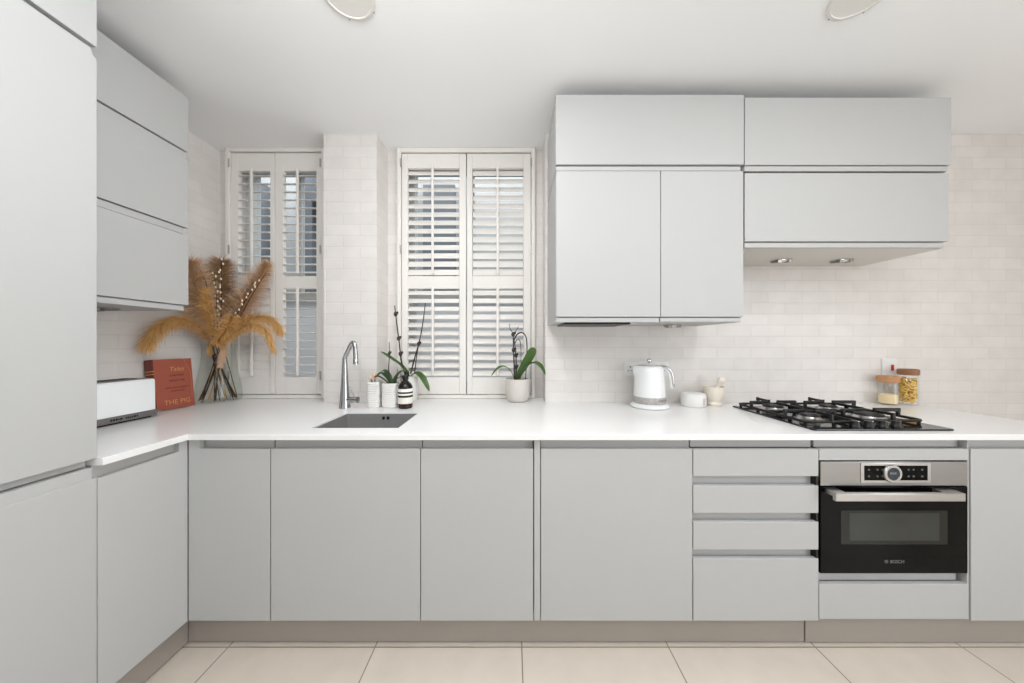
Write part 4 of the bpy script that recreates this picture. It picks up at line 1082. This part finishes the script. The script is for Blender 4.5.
leaf(r, [P(516.5, 380, Y), P(521, 371, Y - .015), P(527, 361, Y - .03), P(531.5, 353, Y - .04), P(534.2, 347.5, Y - .045)], 0.027, 'leaf_green', fold=0.12, broad=True, upv=(0.25, -1, 0.35))
leaf(r, [P(518, 379, Y), P(525, 368, Y - .03), P(534, 363, Y - .06), P(541, 366.5, Y - .09), P(545.5, 375, Y - .10)], 0.022, 'leaf_green', fold=0.25)
spike(r, [P(514.5, 380, Y), P(514.2, 365, Y), P(513.5, 350, Y), P(513.2, 333, Y)], 0.0055, (0.7, 0.97))
spike(r, [P(516, 380, Y), P(516.2, 365, Y), P(515.5, 350, Y), P(513.6, 338, Y)], 0.0050, (0.3, 0.55))
spike(r, [P(513.4, 341, Y), P(517, 334.5, Y), P(522, 332.6, Y), P(526, 337, Y), P(527, 347, Y), P(526.4, 362, Y), P(525.6, 380, Y)], 0.0048)
spike(r, [P(514.5, 344, Y), P(517.5, 339.5, Y), P(520.5, 343, Y), P(521, 360, Y), P(520.6, 380, Y)], 0.0028)
spike(r, [P(513.2, 333.5, Y), P(510.5, 329.5, Y), P(509.2, 325.5, Y), P(510.2, 323.5, Y)], 0.0026, n=10)
spike(r, [P(513.4, 333.5, Y), P(516, 331, Y), P(518.6, 326.5, Y)], 0.0026, n=10)

# ------------------------------------------------------------------ ceiling discs
def disc(x, y, label):
    r = thing('ceiling_disc_light', (x, y, ZC), label, 'ceiling light', 'round ceiling fittings')
    MB().lathe([(0.094, 0.0005), (0.094, 0.004), (0.090, 0.007), (0.081, 0.007), (0.080, 0.004)], (x, y, ZC), n=56, M=Matrix.Scale(-1, 3, (0, 0, 1)) if False else Matrix(((1, 0, 0), (0, 1, 0), (0, 0, -1)))).build('outer_ring', 'disc_ring', r)
    MB().lathe([(0.080, 0.0005), (0.080, 0.0035), (0.01, 0.0035)], (x, y, ZC), n=56, M=Matrix(((1, 0, 0), (0, 1, 0), (0, 0, -1)))).build('flat_panel', 'disc_grey', r)
    for a in (40, 112): MB().ball((x + 0.0925 * math.cos(R(a)), y + 0.0925 * math.sin(R(a)), ZC - 0.005), 0.003, 1, 1, 1, 8, 6).build('ring_clip', 'logo_grey', r)
disc(-0.600, 1.138, 'round flat ceiling light, left of the two, above the sink side')
disc(1.262, 1.138, 'round flat ceiling light, right of the two, before the hob wall unit')

# ------------------------------------------------------------------ light
w = bpy.data.worlds.new('daylight'); sc.world = w; w.use_nodes = True
bg = w.node_tree.nodes['Background']; bg.inputs['Color'].default_value = (0.93, 0.97, 1.0, 1); bg.inputs['Strength'].default_value = 0.4
def area(name, loc, size, power, color, rot=(0, 0, 0), shape='DISK', size_y=None, spread=180):
    l = bpy.data.lights.new(name, 'AREA'); l.shape = shape; l.size = size
    if size_y: l.size_y = size_y
    l.energy = power; l.color = color; l.spread = R(spread)
    o = bpy.data.objects.new(name, l); COL.objects.link(o); o.location = loc; o.rotation_euler = rot
    return o
for (x, y, p) in ((1.265, 0.5, 4.5), (0.2, 0.4, 1.5), (-0.2, 0.82, 4.5)):
    area('ceiling_downlight', (x, y, ZC - 0.012), 0.2, p, (0.975, 0.985, 1.0))
area('side_fill_light', (XR - 0.01, (WY0 + WY1) / 2, (WZ0 + WZ1) / 2), WZ1 - WZ0, 44, (0.93, 0.97, 1.0), (0, R(90), 0), 'RECTANGLE', WY1 - WY0)  # fill lamp added in the unseen side opening, brightens the left-hand units
area('yard_sky_fill', (-0.8, 2.95, 3.6), 5.0, 80, (1.0, 0.985, 0.97), (0, 0, 0), 'RECTANGLE', 1.1)  # area lamp added in place of sky light, lifts the gaps between slats
for (x, y, z, p) in ((1.1, -0.35, 2.3, 10), (-0.4, 0.42, 2.28, 14), (-0.1, -0.8, 2.3, 10)):        # unseen point lights added to brighten the ceiling and left units
    l = bpy.data.lights.new('fill_point', 'POINT'); l.energy = p; l.shadow_soft_size = 0.22; l.color = (0.93, 0.97, 1.0)
    o = bpy.data.objects.new('fill_point', l); COL.objects.link(o); o.location = (x, y, z)

# ------------------------------------------------------------------ camera and view
cam = bpy.data.cameras.new('camera'); co = bpy.data.objects.new('camera', cam); COL.objects.link(co)
co.location = (0, 0, H); co.rotation_euler = (R(90), 0, 0)
cam.sensor_fit = 'HORIZONTAL'; cam.sensor_width = 36.0; cam.lens = F / 1024.0 * 36.0
cam.shift_x = -1.0 / 1024; cam.shift_y = 1.0 / 1024; cam.clip_start = 0.02; cam.clip_end = 100
sc.camera = co
sc.cycles.use_denoising = True
sc.cycles.max_bounces = 12; sc.cycles.diffuse_bounces = 6; sc.cycles.transparent_max_bounces = 24
sc.view_settings.view_transform = 'Standard'; sc.view_settings.look = 'None'
sc.view_settings.gamma = 1.0; sc.view_settings.use_curve_mapping = False
sc.view_settings.exposure = 0.66
